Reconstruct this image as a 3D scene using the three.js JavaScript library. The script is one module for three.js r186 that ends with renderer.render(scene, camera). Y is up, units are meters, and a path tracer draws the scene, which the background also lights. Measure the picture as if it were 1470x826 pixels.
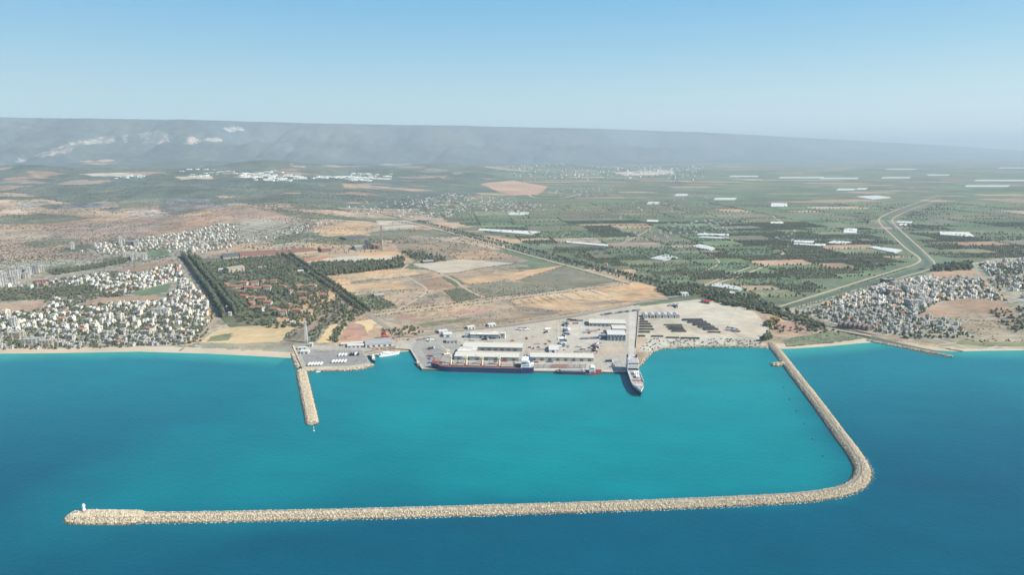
import * as THREE from 'three';
import { mergeGeometries, toCreasedNormals } from 'three/addons/utils/BufferGeometryUtils.js';
import { RoundedBoxGeometry } from 'three/addons/geometries/RoundedBoxGeometry.js';

// ------------------------------------------------------------------ camera, sky, sun, exposure, haze
const scene = new THREE.Scene();
const CAM_H = 400, PITCH = 11.3 * Math.PI / 180, FOCAL = 993, PW = 1470, PH = 826;   // a drone 400 m over the sea
const camera = new THREE.PerspectiveCamera(2 * Math.atan(PH / 2 / FOCAL) * 180 / Math.PI, PW / PH, 1, 120000);
camera.position.set(0, CAM_H, 0);
camera.lookAt(0, CAM_H - Math.sin(PITCH), -Math.cos(PITCH));
const renderer = new THREE.WebGLRenderer({ antialias: true });
renderer.toneMapping = THREE.LinearToneMapping;
renderer.toneMappingExposure = 1.58;
renderer.shadowMap.enabled = true;
{ // clear late-morning sky: blue overhead, paler towards the horizon
  const w = 512, h = 256, a = new Float32Array(w * h * 4);
  const stops = [[-90, .36, .40, .42], [-2, .40, .48, .52], [0, .42, .51, .54], [4, .31, .455, .515], [8, .19, .375, .51], [13, .095, .29, .50], [25, .075, .20, .38], [50, .05, .125, .27], [90, .038, .10, .22]];
  const side = Math.PI / 2 - 68 * Math.PI / 180;                      // the sun stands on the east side: the low air there is paler
  for (let y = 0; y < h; y++) {
    const e = ((y + .5) / h - .5) * 180;
    let k = 0; while (k < stops.length - 2 && e > stops[k + 1][0]) k++;
    const A = stops[k], B = stops[k + 1], t = Math.min(1, Math.max(0, (e - A[0]) / (B[0] - A[0])));
    for (let x = 0; x < w; x++) { const o = (y * w + x) * 4, az = ((x + .5) / w - .5) * 2 * Math.PI, q = .5 + .5 * Math.cos(az - side), p = q * q * Math.exp(-Math.max(0, e) / 14); for (let c = 0; c < 3; c++) a[o + c] = (A[c + 1] + (B[c + 1] - A[c + 1]) * t) * (1 + p * [.95, .58, .36][c]); a[o + 3] = 1; }
  }
  const t = new THREE.DataTexture(a, w, h, THREE.RGBAFormat, THREE.FloatType);
  t.mapping = THREE.EquirectangularReflectionMapping; t.magFilter = t.minFilter = THREE.LinearFilter; t.needsUpdate = true;
  scene.background = t; scene.environment = t;
}
const SUN_EL = 40 * Math.PI / 180, SUN_AZ = 68 * Math.PI / 180;    // azimuth from the viewer's back (0) to the east side (90)
const sunDir = new THREE.Vector3(Math.cos(SUN_EL) * Math.sin(SUN_AZ), Math.sin(SUN_EL), Math.cos(SUN_EL) * Math.cos(SUN_AZ));
const sun = new THREE.DirectionalLight(new THREE.Color(1, .935, .82), 5.0);
sun.position.copy(sunDir).multiplyScalar(4000).add(new THREE.Vector3(0, 0, -1600));
sun.target.position.set(0, 0, -1600); scene.add(sun, sun.target);
sun.castShadow = true; sun.shadow.mapSize.set(4096, 4096); sun.shadow.radius = 1;
Object.assign(sun.shadow.camera, { left: -2500, right: 2500, top: 2500, bottom: -2500, near: 10, far: 9000 });
scene.fog = new THREE.FogExp2(new THREE.Color(.70, .88, 1.0), 4.8e-5);

// ------------------------------------------------------------------ helpers
function rng(seed) { let s = seed >>> 0; return () => { s = (s + 0x6D2B79F5) >>> 0; let t = s; t = Math.imul(t ^ t >>> 15, t | 1); t ^= t + Math.imul(t ^ t >>> 7, t | 61); return ((t ^ t >>> 14) >>> 0) / 4294967296; }; }
const R0 = rng(7), ri = (r, a, b) => a + (b - a) * r();
const sst = (a, b, x) => { const t = Math.min(1, Math.max(0, (x - a) / (b - a))); return t * t * (3 - 2 * t); };
const lerp = (a, b, t) => a + (b - a) * t, clamp = (x, a, b) => Math.min(b, Math.max(a, x));
function hash2(i, j) { let h = Math.imul(i, 374761393) + Math.imul(j, 668265263) | 0; h = Math.imul(h ^ h >>> 13, 1274126177); return ((h ^ h >>> 16) >>> 0) / 4294967296; }
function noise(x, y) {
  const i = Math.floor(x), j = Math.floor(y); let u = x - i, v = y - j; u = u * u * (3 - 2 * u); v = v * v * (3 - 2 * v);
  const a = hash2(i, j), b = hash2(i + 1, j), c = hash2(i, j + 1), d = hash2(i + 1, j + 1);
  return a + (b - a) * u + (c - a) * v + (a - b - c + d) * u * v;
}
function fbm(x, y, o = 4) { let s = 0, a = .5, n = 0; for (let k = 0; k < o; k++) { s += a * noise(x, y); n += a; a *= .5; x = x * 2.03 + 17.3; y = y * 2.03 + 5.1; } return s / n; }
// the survey: a picture point of the photograph rectified onto a level of the ground (metres, north is -z)
const GL = 2.6;                                                     // level of the coastal plain
const CS = Math.cos(PITCH), SN = Math.sin(PITCH);
function at(px, py, y = GL) {
  const a = (px - PW / 2) / FOCAL, b = (PH / 2 - py) / FOCAL, dy = -SN + CS * b, dz = -CS - SN * b, t = (y - CAM_H) / dy;
  return [a * t, dz * t];
}
const plan = (list, y) => list.map(([a, b]) => at(a, b, y));
function inPoly(x, z, P) { let c = false; for (let i = 0, j = P.length - 1; i < P.length; j = i++) { const [a, b] = P[i], [d, e] = P[j]; if ((b > z) !== (e > z) && x < (d - a) * (z - b) / (e - b) + a) c = !c; } return c; }
function segDist(x, z, a, b) { const dx = b[0] - a[0], dz = b[1] - a[1], l = dx * dx + dz * dz || 1, t = clamp(((x - a[0]) * dx + (z - a[1]) * dz) / l, 0, 1); return Math.hypot(x - a[0] - dx * t, z - a[1] - dz * t); }
function lineDist(x, z, L) { let m = 1e9; for (let i = 0; i + 1 < L.length; i++) m = Math.min(m, segDist(x, z, L[i], L[i + 1])); return m; }
function smoothLine(L, n = 6) { if (L.length < 3) return L; const c = new THREE.CatmullRomCurve3(L.map(p => new THREE.Vector3(p[0], 0, p[1])), false, 'centripetal'); return c.getPoints((L.length - 1) * n).map(p => [p.x, p.z]); }

const used = new Map();
function numbered(n) { const k = used.get(n) || 0; used.set(n, k + 1); return k ? n + '_' + String(k).padStart(3, '0') : n; }
function shadows(o) { o.castShadow = true; o.receiveShadow = true; return o; }
function mesh(name, geo, mat, parent) { const m = shadows(new THREE.Mesh(geo, mat)); m.name = parent ? name : numbered(name); (parent || scene).add(m); return m; }
function tag(o, label, category, group) { o.userData.label = label; if (category) o.userData.category = category; if (group) o.userData.group = group; return o; }
function kind(o, k, label) { o.userData.kind = k; if (label) o.userData.label = label; return o; }
function thing(name, label, category, x = 0, y = 0, z = 0, turn = 0, group) { const o = new THREE.Group(); o.name = numbered(name); scene.add(o); o.position.set(x, y, z); o.rotation.y = turn; return tag(o, label, category, group); }
function copyOf(root, x, y, z, turn, label, group) { const c = root.clone(); c.name = numbered(root.name.replace(/_\d{3}$/, '')); scene.add(c); c.position.set(x, y, z); c.rotation.y = turn; c.userData = { ...root.userData }; if (label) c.userData.label = label; if (group) c.userData.group = group; return c; }
const lin = (r, g, b) => new THREE.Color(r, g, b);
const matte = (r, g, b, rough = .9, more = {}) => new THREE.MeshStandardMaterial({ color: lin(r, g, b), roughness: rough, ...more });
function box(w, h, d, x = 0, y = 0, z = 0, ry = 0) { const g = new THREE.BoxGeometry(w, h, d); if (ry) g.rotateY(ry); return g.translate(x, y, z); }   // y = centre
function boxOn(w, h, d, x = 0, y = 0, z = 0) { return box(w, h, d, x, y + h / 2, z); }
function rbox(w, h, d, x = 0, y = 0, z = 0, r = .3) { return new RoundedBoxGeometry(w, h, d, 2, r).translate(x, y + h / 2, z); }
function cyl(r0, r1, h, x = 0, y = 0, z = 0, n = 12) { return new THREE.CylinderGeometry(r1, r0, h, n).translate(x, y + h / 2, z); }
function bar(a, b, r, n = 6) { const A = new THREE.Vector3(...a), B = new THREE.Vector3(...b), d = B.clone().sub(A), g = new THREE.CylinderGeometry(r, r, d.length(), n); g.applyQuaternion(new THREE.Quaternion().setFromUnitVectors(new THREE.Vector3(0, 1, 0), d.normalize())); return g.translate((A.x + B.x) / 2, (A.y + B.y) / 2, (A.z + B.z) / 2); }
function clean(g) { const h = g.index ? g.toNonIndexed() : g; for (const k of Object.keys(h.attributes)) if (!['position', 'normal', 'uv'].includes(k)) h.deleteAttribute(k); return h; }
const join = list => mergeGeometries(list.map(clean));
function triMesh(pos, idx, uv) { const g = new THREE.BufferGeometry(); g.setAttribute('position', new THREE.Float32BufferAttribute(pos, 3)); if (uv) g.setAttribute('uv', new THREE.Float32BufferAttribute(uv, 2)); g.setIndex(idx); g.computeVertexNormals(); return g; }
// an extruded prism over a plan outline, from y0 to y1
function prism(P, y0, y1, bevel = 0) {
  const s = new THREE.Shape(P.map(([x, z]) => new THREE.Vector2(x, -z)));
  const g = new THREE.ExtrudeGeometry(s, { depth: y1 - y0 - bevel, bevelEnabled: bevel > 0, bevelThickness: bevel, bevelSize: bevel, bevelOffset: -bevel, bevelSegments: 1 });
  return g.rotateX(-Math.PI / 2).translate(0, y0, 0);
}
function noiseTex(size, fn, srgb = true, rep = 1) {
  const a = new Uint8Array(size * size * 4);
  for (let y = 0; y < size; y++) for (let x = 0; x < size; x++) { const c = fn(x / size, y / size), o = (y * size + x) * 4; for (let k = 0; k < 3; k++) a[o + k] = clamp(Math.round(255 * (Array.isArray(c) ? c[k] : c)), 0, 255); a[o + 3] = 255; }
  const t = new THREE.DataTexture(a, size, size); t.wrapS = t.wrapT = THREE.RepeatWrapping; t.magFilter = THREE.LinearFilter; t.minFilter = THREE.LinearMipmapLinearFilter; t.generateMipmaps = true;
  if (srgb) t.colorSpace = THREE.SRGBColorSpace; t.repeat.set(rep, rep); t.needsUpdate = true; return t;
}
// tiling fbm on the unit square
function tfbm(u, v, f, o = 4) {
  let s = 0, a = .5, n = 0;
  for (let k = 0; k < o; k++) {
    const X = u * f, Y = v * f, i = Math.floor(X), j = Math.floor(Y); let p = X - i, q = Y - j; p = p * p * (3 - 2 * p); q = q * q * (3 - 2 * q);
    const H = (a, b) => hash2(((a % f) + f) % f + k * 971, ((b % f) + f) % f + k * 313);
    const A = H(i, j), B = H(i + 1, j), C = H(i, j + 1), D = H(i + 1, j + 1);
    s += a * (A + (B - A) * p + (C - A) * q + (A - B - C + D) * p * q); n += a; a *= .55; f *= 2;
  }
  return s / n;
}
// ------------------------------------------------------------------ the lie of the land
const SHORE = plan([[-900, 520], [-400, 512], [-200, 510], [0, 508], [100, 507], [200, 505], [300, 508], [360, 511], [415, 514], [440, 513], [520, 511], [545, 509], [590, 504], [700, 509], [850, 511], [905, 514], [920, 526], [927, 517], [937, 506], [952, 500], [1000, 497], [1050, 497], [1090, 499], [1108, 501], [1130, 501], [1180, 498], [1235, 493], [1262, 491], [1290, 496], [1340, 503], [1372, 505], [1400, 504], [1470, 503], [1700, 500], [2000, 498], [2500, 498]], 0).sort((a, b) => a[0] - b[0]);
function shoreZ(x) { let k = 0; while (k < SHORE.length - 2 && SHORE[k + 1][0] < x) k++; const [a, b] = SHORE[k], [c, d] = SHORE[k + 1]; return b + (d - b) * clamp((x - a) / (c - a), 0, 1); }
const RIVER_LOW = smoothLine(plan([[1395, 517], [1330, 503], [1270, 489], [1220, 476], [1160, 461], [1128, 452], [1116, 446.5], [1128, 441.5], [1180, 426], [1240, 408], [1290, 394], [1322, 386]]), 8);
const RIVER_UP = smoothLine(plan([[1322, 386], [1331, 379], [1322, 367], [1302, 346], [1278, 324], [1270, 314], [1290, 303], [1325, 291], [1352, 283], [1378, 276]]), 8);
const domes = [[-5200, -7400, 1500, 420, 70], [-6900, -8200, 1300, 500, 130], [-1000, -12200, 1500, 700, 120], [900, -13400, 1400, 800, 110], [-2150, -8300, 600, 330, 70], [-2480, -8000, 420, 260, 60], [-1500, -8900, 700, 330, 120], [-3300, -9600, 900, 500, 90], [-620, -9800, 700, 360, 70]];
function crestPx(u) { const t = [[-1.6, 52], [-.74, 44.5], [-.5, 41], [-.28, 36], [0, 31], [.15, 27.5], [.27, 23], [.45, 14], [.6, 6], [.74, -3], [1.6, -9]]; let k = 0; while (k < t.length - 2 && t[k + 1][0] < u) k++; return lerp(t[k][1], t[k + 1][1], clamp((u - t[k][0]) / (t[k + 1][0] - t[k][0]), 0, 1)); }
function wallD(u) { const t = [[-1.6, 11200], [-.74, 13000], [-.4, 15000], [0, 20500], [.27, 26000], [.5, 32500], [.74, 39500], [1.6, 42000]]; let k = 0; while (k < t.length - 2 && t[k + 1][0] < u) k++; return lerp(t[k][1], t[k + 1][1], clamp((u - t[k][0]) / (t[k + 1][0] - t[k][0]), 0, 1)); }
function ground(x, z) {
  const d = -z; let h = GL;
  if (d < 1760) { const s = shoreZ(x) - z; h = s > 0 ? Math.min(GL, .02 + s * .085) : Math.max(-8, s * .06); }
  if (d < 2500 && x > 400) { const r = lineDist(x, z, RIVER_LOW), w = d < 1690 ? 13 : 8; if (r < w + 12) h = Math.min(h, lerp(-1.6, GL, sst(w, w + 8, r))); }
  if (d > 2700) {
    const u = x / d, w1 = sst(-.16, -.42, u), w2 = sst(.08, -.35, u);
    if (w1 > 0) { const n = fbm(x / 700 + 3, z / 520 + 9, 5); h += w1 * sst(2850, 4150, d) * (18 + 92 * n * sst(.18, .62, n)) * lerp(1, .75, sst(4300, 5200, d)); }
    if (w2 > 0 && d > 4300) { const n = fbm(x / 1300 + 31, z / 1000 + 7, 5); h += w2 * sst(4300, 8200, d) * (90 + 130 * (n - .35)); }
    for (const [cx, cz, rx, rz, hh] of domes) { const q = ((x - cx) / rx) ** 2 + ((z - cz) / rz) ** 2; if (q < 4) h += hh * Math.exp(-q * 1.6); }
    const D = wallD(u), top = D * 1.17;
    if (d > D * .86) {
      const sc = D / 11000, crest = CAM_H + top * crestPx(u) / FOCAL, n = fbm(x / (1100 * sc) + 50, z / (1500 * sc) + 11, 5), gul = 1 - Math.abs(fbm(x / (760 * sc) + 8, z / (2600 * sc) + 2, 5) - .5) * 4;
      const t = clamp((d - D * .9 + (n - .5) * D * .10) / (top - D * .9), 0, 1);
      const rise = t < .55 ? .52 * sst(0, .62, t) / sst(0, .62, .55) : .52 + .48 * sst(.55, 1, t);
      h = lerp(h, Math.max(h, crest), rise) - 300 * Math.max(0, gul) * t * (1 - t) * 2.4 + (n - .5) * 300 * t * (1 - t);
      if (d > top) h = crest + (n - .5) * 20 - (d - top) * .004;
    }
  }
  return h;
}
// where a line of sight of the photograph meets the land
function onLand(px, py) {
  const a = (px - PW / 2) / FOCAL, b = (PH / 2 - py) / FOCAL, dy = -SN + CS * b, dz = -CS - SN * b; let t0 = 1500, t1 = 1500;
  while (t1 < 50000) { t1 = t0 * 1.012; if (CAM_H + dy * t1 < ground(a * t1, dz * t1)) break; t0 = t1; }
  for (let k = 0; k < 12; k++) { const m = (t0 + t1) / 2; if (CAM_H + dy * m < ground(a * m, dz * m)) t1 = m; else t0 = m; }
  return [a * t1, dz * t1];
}
const drape = list => list.map(([a, b]) => onLand(a, b));

// ------------------------------------------------------------------ what the ground is covered with
// [red, green, blue albedo, blotchiness, bush fleck share]
const COVER = {
  town: [.24, .22, .16, .4, .26], hill: [.29, .20, .142, .45, .3], rock: [.15, .138, .13, .7, .35], upland: [.068, .08, .074, .6, .3], tan: [.43, .295, .17, .36, .14], pale: [.42, .37, .285, .26, .04], dust: [.345, .255, .17, .46, .24], grey: [.235, .185, .13, .42, .3],
  scrub: [.14, .135, .08, .45, .45], green: [.10, .15, .07, .35, .2], farm: [.092, .128, .068, .4, .25], olive: [.155, .165, .09, .4, .3], sand: [.45, .375, .275, .12, .0], maquis: [.082, .098, .07, .6, .35],
  cliff: [.30, .26, .225, .7, .42], red: [.42, .27, .185, .25, .08], plough: [.30, .205, .135, .35, .12], wood: [.10, .115, .065, .4, .4], gold: [.50, .375, .205, .22, .03], rust: [.33, .20, .15, .3, .12], shingle: [.36, .33, .27, .4, .2],
  plain: [.105, .135, .075, .4, .28], slate: [.155, .15, .105, .35, .3], orchard: [.13, .125, .075, .35, .15],
};
const CK = Object.keys(COVER), CI = Object.fromEntries(CK.map((k, i) => [k, i]));
const FIELDS = [];          // { P: plan outline, c: cover, t: tint, m: own mesh }
const field = (c, list, m = true, hill = false) => FIELDS.push({ P: hill ? drape(list) : plan(list), c, t: .9 + .2 * R0(), m, hill });
// west: town, beach fields, the mill colony
field('town', [[-200, 400], [0, 392], [70, 388], [150, 376], [255, 366], [300, 430], [300, 470], [272, 496], [-200, 504]], false);
field('town', [[95, 356], [200, 344], [330, 330], [440, 326], [450, 345], [330, 362], [255, 372], [180, 378]], false);
field('plough', [[-60, 441], [0, 437], [62, 431], [68, 444], [0, 451], [-60, 456]]);
field('plough', [[110, 439], [142, 428], [226, 423], [230, 430], [152, 436], [118, 441]]);
field('scrub', [[-60, 421], [0, 417], [60, 414], [125, 409], [150, 421], [60, 430], [0, 434], [-60, 438]]);
field('green', [[188, 421], [222, 412], [246, 407], [241, 419], [205, 425]]);
field('plough', [[150, 392], [200, 380], [246, 372], [256, 379], [205, 391]]);
field('green', [[208, 364], [238, 358], [246, 365], [216, 371]]);
field('olive', [[66, 386], [104, 377], [108, 382], [70, 389]]);
field('scrub', [[64, 390], [110, 383], [150, 378], [150, 386], [76, 394]]);
field('scrub', [[90, 357], [128, 349], [134, 360], [84, 363]]);
field('scrub', [[150, 372], [180, 366], [182, 378], [140, 384]]);
field('wood', [[255, 366], [300, 372], [415, 360], [445, 366], [470, 398], [532, 452], [500, 468], [420, 478], [330, 470], [318, 458]], true);
field('dust', [[300, 430], [296, 418], [310, 438], [313, 466], [276, 496], [262, 497], [300, 468]], false);
field('gold', [[316, 471], [400, 466], [424, 470], [404, 491], [345, 494], [286, 492]]);
field('olive', [[302, 484], [334, 478], [330, 489], [298, 491]]);
field('grey', [[404, 491], [424, 470], [440, 472], [440, 494], [405, 496]]);
field('gold', [[456, 493], [472, 468], [500, 462], [497, 470], [478, 492]]);
field('rust', [[489, 489], [499, 468], [508, 463], [520, 466], [528, 480], [514, 489]]);
field('gold', [[508, 463], [533, 459], [540, 464], [528, 479], [520, 466]]);
field('dust', [[528, 480], [541, 465], [560, 480], [575, 484], [560, 494], [516, 491]], false);
// the open ground behind the port
field('tan', [[461, 397], [582, 384.5], [606, 394], [483, 409]]);
field('tan', [[484, 411], [572, 402.5], [597, 415.5], [492, 421.5]]);
field('pale', [[587, 379], [660, 373], [746, 370], [742, 378], [698, 384], [660, 391], [632, 393]]);
field('plough', [[594, 403], [630, 398.5], [648, 411.5], [612, 416.5]]);
field('scrub', [[632, 398], [650, 396], [668, 408], [655, 412]]);
field('scrub', [[637, 417], [675, 412.5], [693, 427], [657, 435]]);
field('slate', [[671, 409.5], [724, 404.5], [790, 409], [806, 416], [780, 421], [700, 427]]);
field('dust', [[551, 431], [635, 417.5], [656, 435], [570, 444]]);
field('olive', [[494, 426], [540, 421], [570, 440], [542, 447], [520, 441]]);
field('tan', [[658, 400], [700, 396], [730, 400], [700, 405], [672, 408]]);
field('tan', [[716, 398], [760, 388], [810, 381], [780, 392], [736, 404]]);
field('slate', [[742, 403], [782, 392], [812, 382], [892, 404], [806, 416.5]]);
field('grey', [[676, 386], [745, 379], [765, 383], [690, 392]]);
field('dust', [[542, 453], [600, 446], [730, 431], [730, 440], [600, 457], [556, 461]]);
field('grey', [[556, 461], [640, 455], [730, 443], [736, 459], [640, 475], [596, 474]]);
field('tan', [[730, 432], [820, 419], [918, 406], [944, 413], [958, 430], [880, 435], [800, 428], [734, 438]]);
field('tan', [[734, 440], [800, 429], [880, 436], [955, 431], [880, 440], [820, 446], [766, 452], [748, 441]]);
field('grey', [[737, 459], [732, 446], [752, 440], [804, 447], [800, 451]]);
field('dust', [[262, 362], [320, 352], [420, 346], [480, 352], [555, 352], [600, 372], [590, 380], [480, 396], [420, 366], [320, 366]], false);
field('pale', [[464, 374], [500, 368], [560, 366], [572, 370], [540, 376], [474, 380]]);
field('tan', [[512, 364], [566, 361], [570, 365], [540, 370], [514, 368]]);
field('grey', [[560, 344], [600, 338], [700, 356], [760, 374], [746, 379], [660, 372], [600, 378], [575, 365]], false);
field('plough', [[640, 366], [690, 358], [740, 369], [660, 373]]);
field('tan', [[450, 333], [508, 320], [534, 323], [532, 335], [500, 339], [464, 341]]);
field('pale', [[540, 318], [580, 317], [600, 321], [545, 324]]);
field('pale', [[548, 327], [590, 322], [600, 325], [556, 331]]);
field('scrub', [[400, 341], [448, 336], [462, 340], [410, 350], [390, 352]]);
// dark spoil strips on the tan field
for (const [a, b, c, d] of [[0, 405, 40, 440], [60, 400, 105, 435], [100, 395, 150, 430], [135, 390, 200, 425], [165, 385, 235, 418], [210, 380, 270, 412], [250, 375, 310, 405], [290, 370, 360, 400], [360, 360, 430, 388], [460, 350, 530, 375], [510, 345, 580, 370]]) { const X = v => 730 + v / 3.97, Y = v => 330 + v / 3.97; field('grey', [[X(a), Y(b)], [X(c), Y(d)], [X(c + 11), Y(d - 1)], [X(a + 11), Y(b - 1)]]); }
field('grey', [[610, 424], [634, 420], [640, 426], [618, 431]]); field('olive', [[540, 432], [552, 430], [572, 442], [560, 444]]); field('grey', [[500, 404], [540, 400.5], [546, 402.5], [506, 407]]); field('dust', [[510, 416], [560, 411], [566, 414], [520, 419]]);
field('rust', [[640, 449], [690, 443], [720, 446], [660, 455]]); field('scrub', [[596, 466], [640, 460], [680, 456], [660, 463], [610, 471]]); field('grey', [[830, 437], [880, 431], [910, 433], [850, 440]]); field('rust', [[560, 456], [590, 452], [604, 455], [574, 460]]);
// port surroundings to the east
field('pale', [[912, 441], [1000, 430], [1050, 436], [1105, 470], [1098, 488], [1046, 486], [930, 486], [912, 480]], false);
field('shingle', [[916, 505], [930, 486], [1000, 484], [1046, 486], [1098, 488], [1094, 502], [950, 506]], false);
field('pale', [[1045, 470], [1058, 440], [1078, 444], [1104, 470], [1096, 489], [1062, 484]]);
field('olive', [[1124, 489], [1190, 475], [1246, 485], [1190, 492], [1130, 497]]);
field('rust', [[1110, 462], [1140, 462], [1186, 472], [1150, 479], [1118, 472]]);
field('town', [[1130, 447], [1200, 428], [1275, 404], [1340, 392], [1420, 372], [1700, 360], [1700, 498], [1380, 500], [1290, 486], [1160, 455]], false);
field('plough', [[1318, 455], [1346, 434], [1392, 428], [1440, 434], [1462, 452], [1400, 456]]);
field('grey', [[1372, 466], [1400, 459], [1500, 456], [1500, 488], [1404, 484]]);
field('olive', [[1384, 486], [1470, 489], [1500, 489], [1500, 496], [1420, 497], [1370, 494]]);
field('plough', [[1334, 391], [1392, 385], [1412, 394], [1350, 401]]);
field('dust', [[1395, 490], [1395, 488], [1500, 489], [1500, 491]], false);
// hill country: bare patches, tracks and quarries
const patch = (c, l) => field(c, l, false, true);
patch('dust', [[0, 300], [60, 293], [150, 296], [210, 306], [150, 312], [60, 304], [0, 308]]);
patch('cliff', [[20, 293], [70, 290], [110, 293], [90, 297], [40, 299]]);
patch('cliff', [[176, 303], [215, 299], [248, 311], [190, 309]]);
patch('dust', [[0, 322], [50, 326], [80, 338], [40, 344], [0, 344]]);
patch('scrub', [[20, 350], [90, 342], [120, 345], [60, 357]]);
patch('rock', [[228, 302], [240, 286], [300, 285], [330, 296], [290, 301], [250, 309]]); patch('rock', [[146, 300], [164, 293], [176, 300], [160, 306]]); patch('scrub', [[160, 290], [230, 285], [235, 292], [180, 299]]); patch('scrub', [[0, 312], [60, 306], [130, 314], [60, 322], [0, 322]]); patch('rock', [[60, 296], [120, 290], [150, 296], [110, 299]]);
patch('tan', [[255, 309], [300, 303], [308, 305], [262, 312]]);
patch('pale', [[112, 251], [165, 248], [214, 251], [170, 254]]); patch('pale', [[252, 254], [300, 252], [310, 257], [262, 259]]);
patch('red', [[690, 264], [735, 259], [786, 268], [775, 279], [748, 283], [712, 274]]);
patch('red', [[115, 231], [165, 230], [160, 232], [120, 233]]);
patch('dust', [[492, 265], [530, 263], [533, 270], [494, 270]]);
patch('pale', [[880, 248], [965, 244], [968, 250], [900, 253]]);
// limestone cliffs on the mountain wall
patch('cliff', [[20, 230], [36, 226], [40, 231], [26, 235]]);
patch('cliff', [[46, 223], [80, 213], [118, 202], [150, 194], [167, 195], [166, 205], [130, 208], [100, 218], [60, 226]]);
patch('cliff', [[176, 194], [184, 193], [182, 204], [177, 204]]);
patch('cliff', [[200, 192], [214, 188], [240, 190], [246, 206], [226, 207], [203, 205]]);
patch('cliff', [[262, 205], [276, 196], [300, 197], [320, 200], [310, 205], [285, 203], [266, 208]]);
patch('cliff', [[318, 185], [345, 182], [352, 188], [330, 190]]);
patch('cliff', [[30, 182], [45, 181], [43, 184], [34, 184]]);
patch('cliff', [[545, 236], [592, 234], [590, 239], [552, 239]]);

// parcels of the farmed plain: strips split from a slightly turned grid, kept where they lie wholly inside the plain
const PLAIN_A = plan([[596, 306], [740, 349], [905, 394], [1000, 416], [1108, 437], [1180, 421], [1290, 388], [1318, 378], [1290, 350], [1256, 321], [1258, 312], [1344, 281], [1380, 270], [900, 266], [640, 290]]);
const PLAIN_B = plan([[1350, 382], [1342, 374], [1312, 345], [1284, 320], [1286, 312], [1356, 287], [1392, 276], [1800, 276], [1800, 368], [1470, 374], [1420, 372]]);
const PARCELS = [];
{
  const r = rng(41), th = -.10, c = Math.cos(th), s = Math.sin(th), W = (a, b) => [a * c - b * s, a * s + b * c];
  const ok = (q, P) => q.every(([x, z]) => inPoly(x, z, P));
  const split = (a0, a1, b0, b1, deep) => {
    const q = [W(a0, b0), W(a1, b0), W(a1, b1), W(a0, b1)], w = a1 - a0, h = b1 - b0, far = -(q[0][1] + q[2][1]) / 2;
    const mid = [(q[0][0] + q[2][0]) / 2, (q[0][1] + q[2][1]) / 2], size = clamp(far * .055, 95, 300);
    const fits = ok(q, PLAIN_A) || ok(q, PLAIN_B);
    if (fits && w < size * 1.9 && h < size * (.75 + r() * .5)) { PARCELS.push({ q, far, mid }); return; }
    if (w < 45 || h < 40 || deep > 12) return;
    const near = ok([mid], PLAIN_A) || ok([mid], PLAIN_B) || w > 400; if (!near && w < 260) return;
    const k = .38 + .24 * r(), g = Math.min(1.2, 1) * 1.2;
    if (w > h * (1.3 + r() * .9)) { const m = lerp(a0, a1, k); split(a0, m - g, b0, b1, deep + 1); split(m + g, a1, b0, b1, deep + 1); }
    else { const m = lerp(b0, b1, k); split(a0, a1, b0, m - g, deep + 1); split(a0, a1, m + g, b1, deep + 1); }
  };
  for (let a = -1600; a < 5600; a += 900) for (let b = -7600; b < -1400; b += 900) split(a, a + 900, b, b + 900, 0);
  PARCELS.sort((p, q) => p.far - q.far);
  const kinds = [['orchard', .36], ['farm', .62], ['green', .78], ['olive', .86], ['slate', .91], ['plough', .945], ['scrub', .985], ['dust', 1]];
  for (const p of PARCELS) { const v = r(); p.c = kinds.find(k => v < k[1])[0]; p.t = .82 + .36 * r(); FIELDS.push({ P: p.q, c: p.c, t: p.t, m: 'parcel' }); }
}
function zoneOf(x, z) {
  const d = -z, u = x / d, n = fbm(x / 420 + 5, z / 300 + 1, 3) - .5;
  if (d < 1760) { const s = shoreZ(x) - z, edge = (x < at(424, 500)[0] || x > at(1112, 500)[0]) ? 26 + n * 14 : 6; if (s < edge) return 'sand'; }
  const wall = d > wallD(u) * .8;
  if (wall) return 'upland';
  if (u + n * .18 < -.30 && d < 4500 + n * 900) return d > 2500 ? 'hill' : 'town';
  if (u + n * .2 < -.02 && d < 4700 && d > 2500) return n > .08 ? 'scrub' : 'dust';
  if (u + n * .25 < -.04 && d > 4400) return n > .16 ? 'hill' : 'maquis';
  if (d > 2300 || (u > .18 && d > 1720)) return 'plain';
  return 'dust';
}
// far parcels beyond the surveyed ones: a strip pattern of its own
function farParcel(x, z) {
  const a = x + z * .1 + noise(x / 900, z / 900) * 160, b = z - x * .1, j = Math.floor(b / 210), i = Math.floor((a + hash2(j, 3) * 900) / (360 + 500 * hash2(j, 9))), v = hash2(i + 77, j + 13);
  return [v < .36 ? 'farm' : v < .56 ? 'orchard' : v < .72 ? 'green' : v < .82 ? 'slate' : v < .9 ? 'olive' : v < .96 ? 'plough' : 'dust', .7 + .6 * hash2(i + 5, j + 91)];
}
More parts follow.
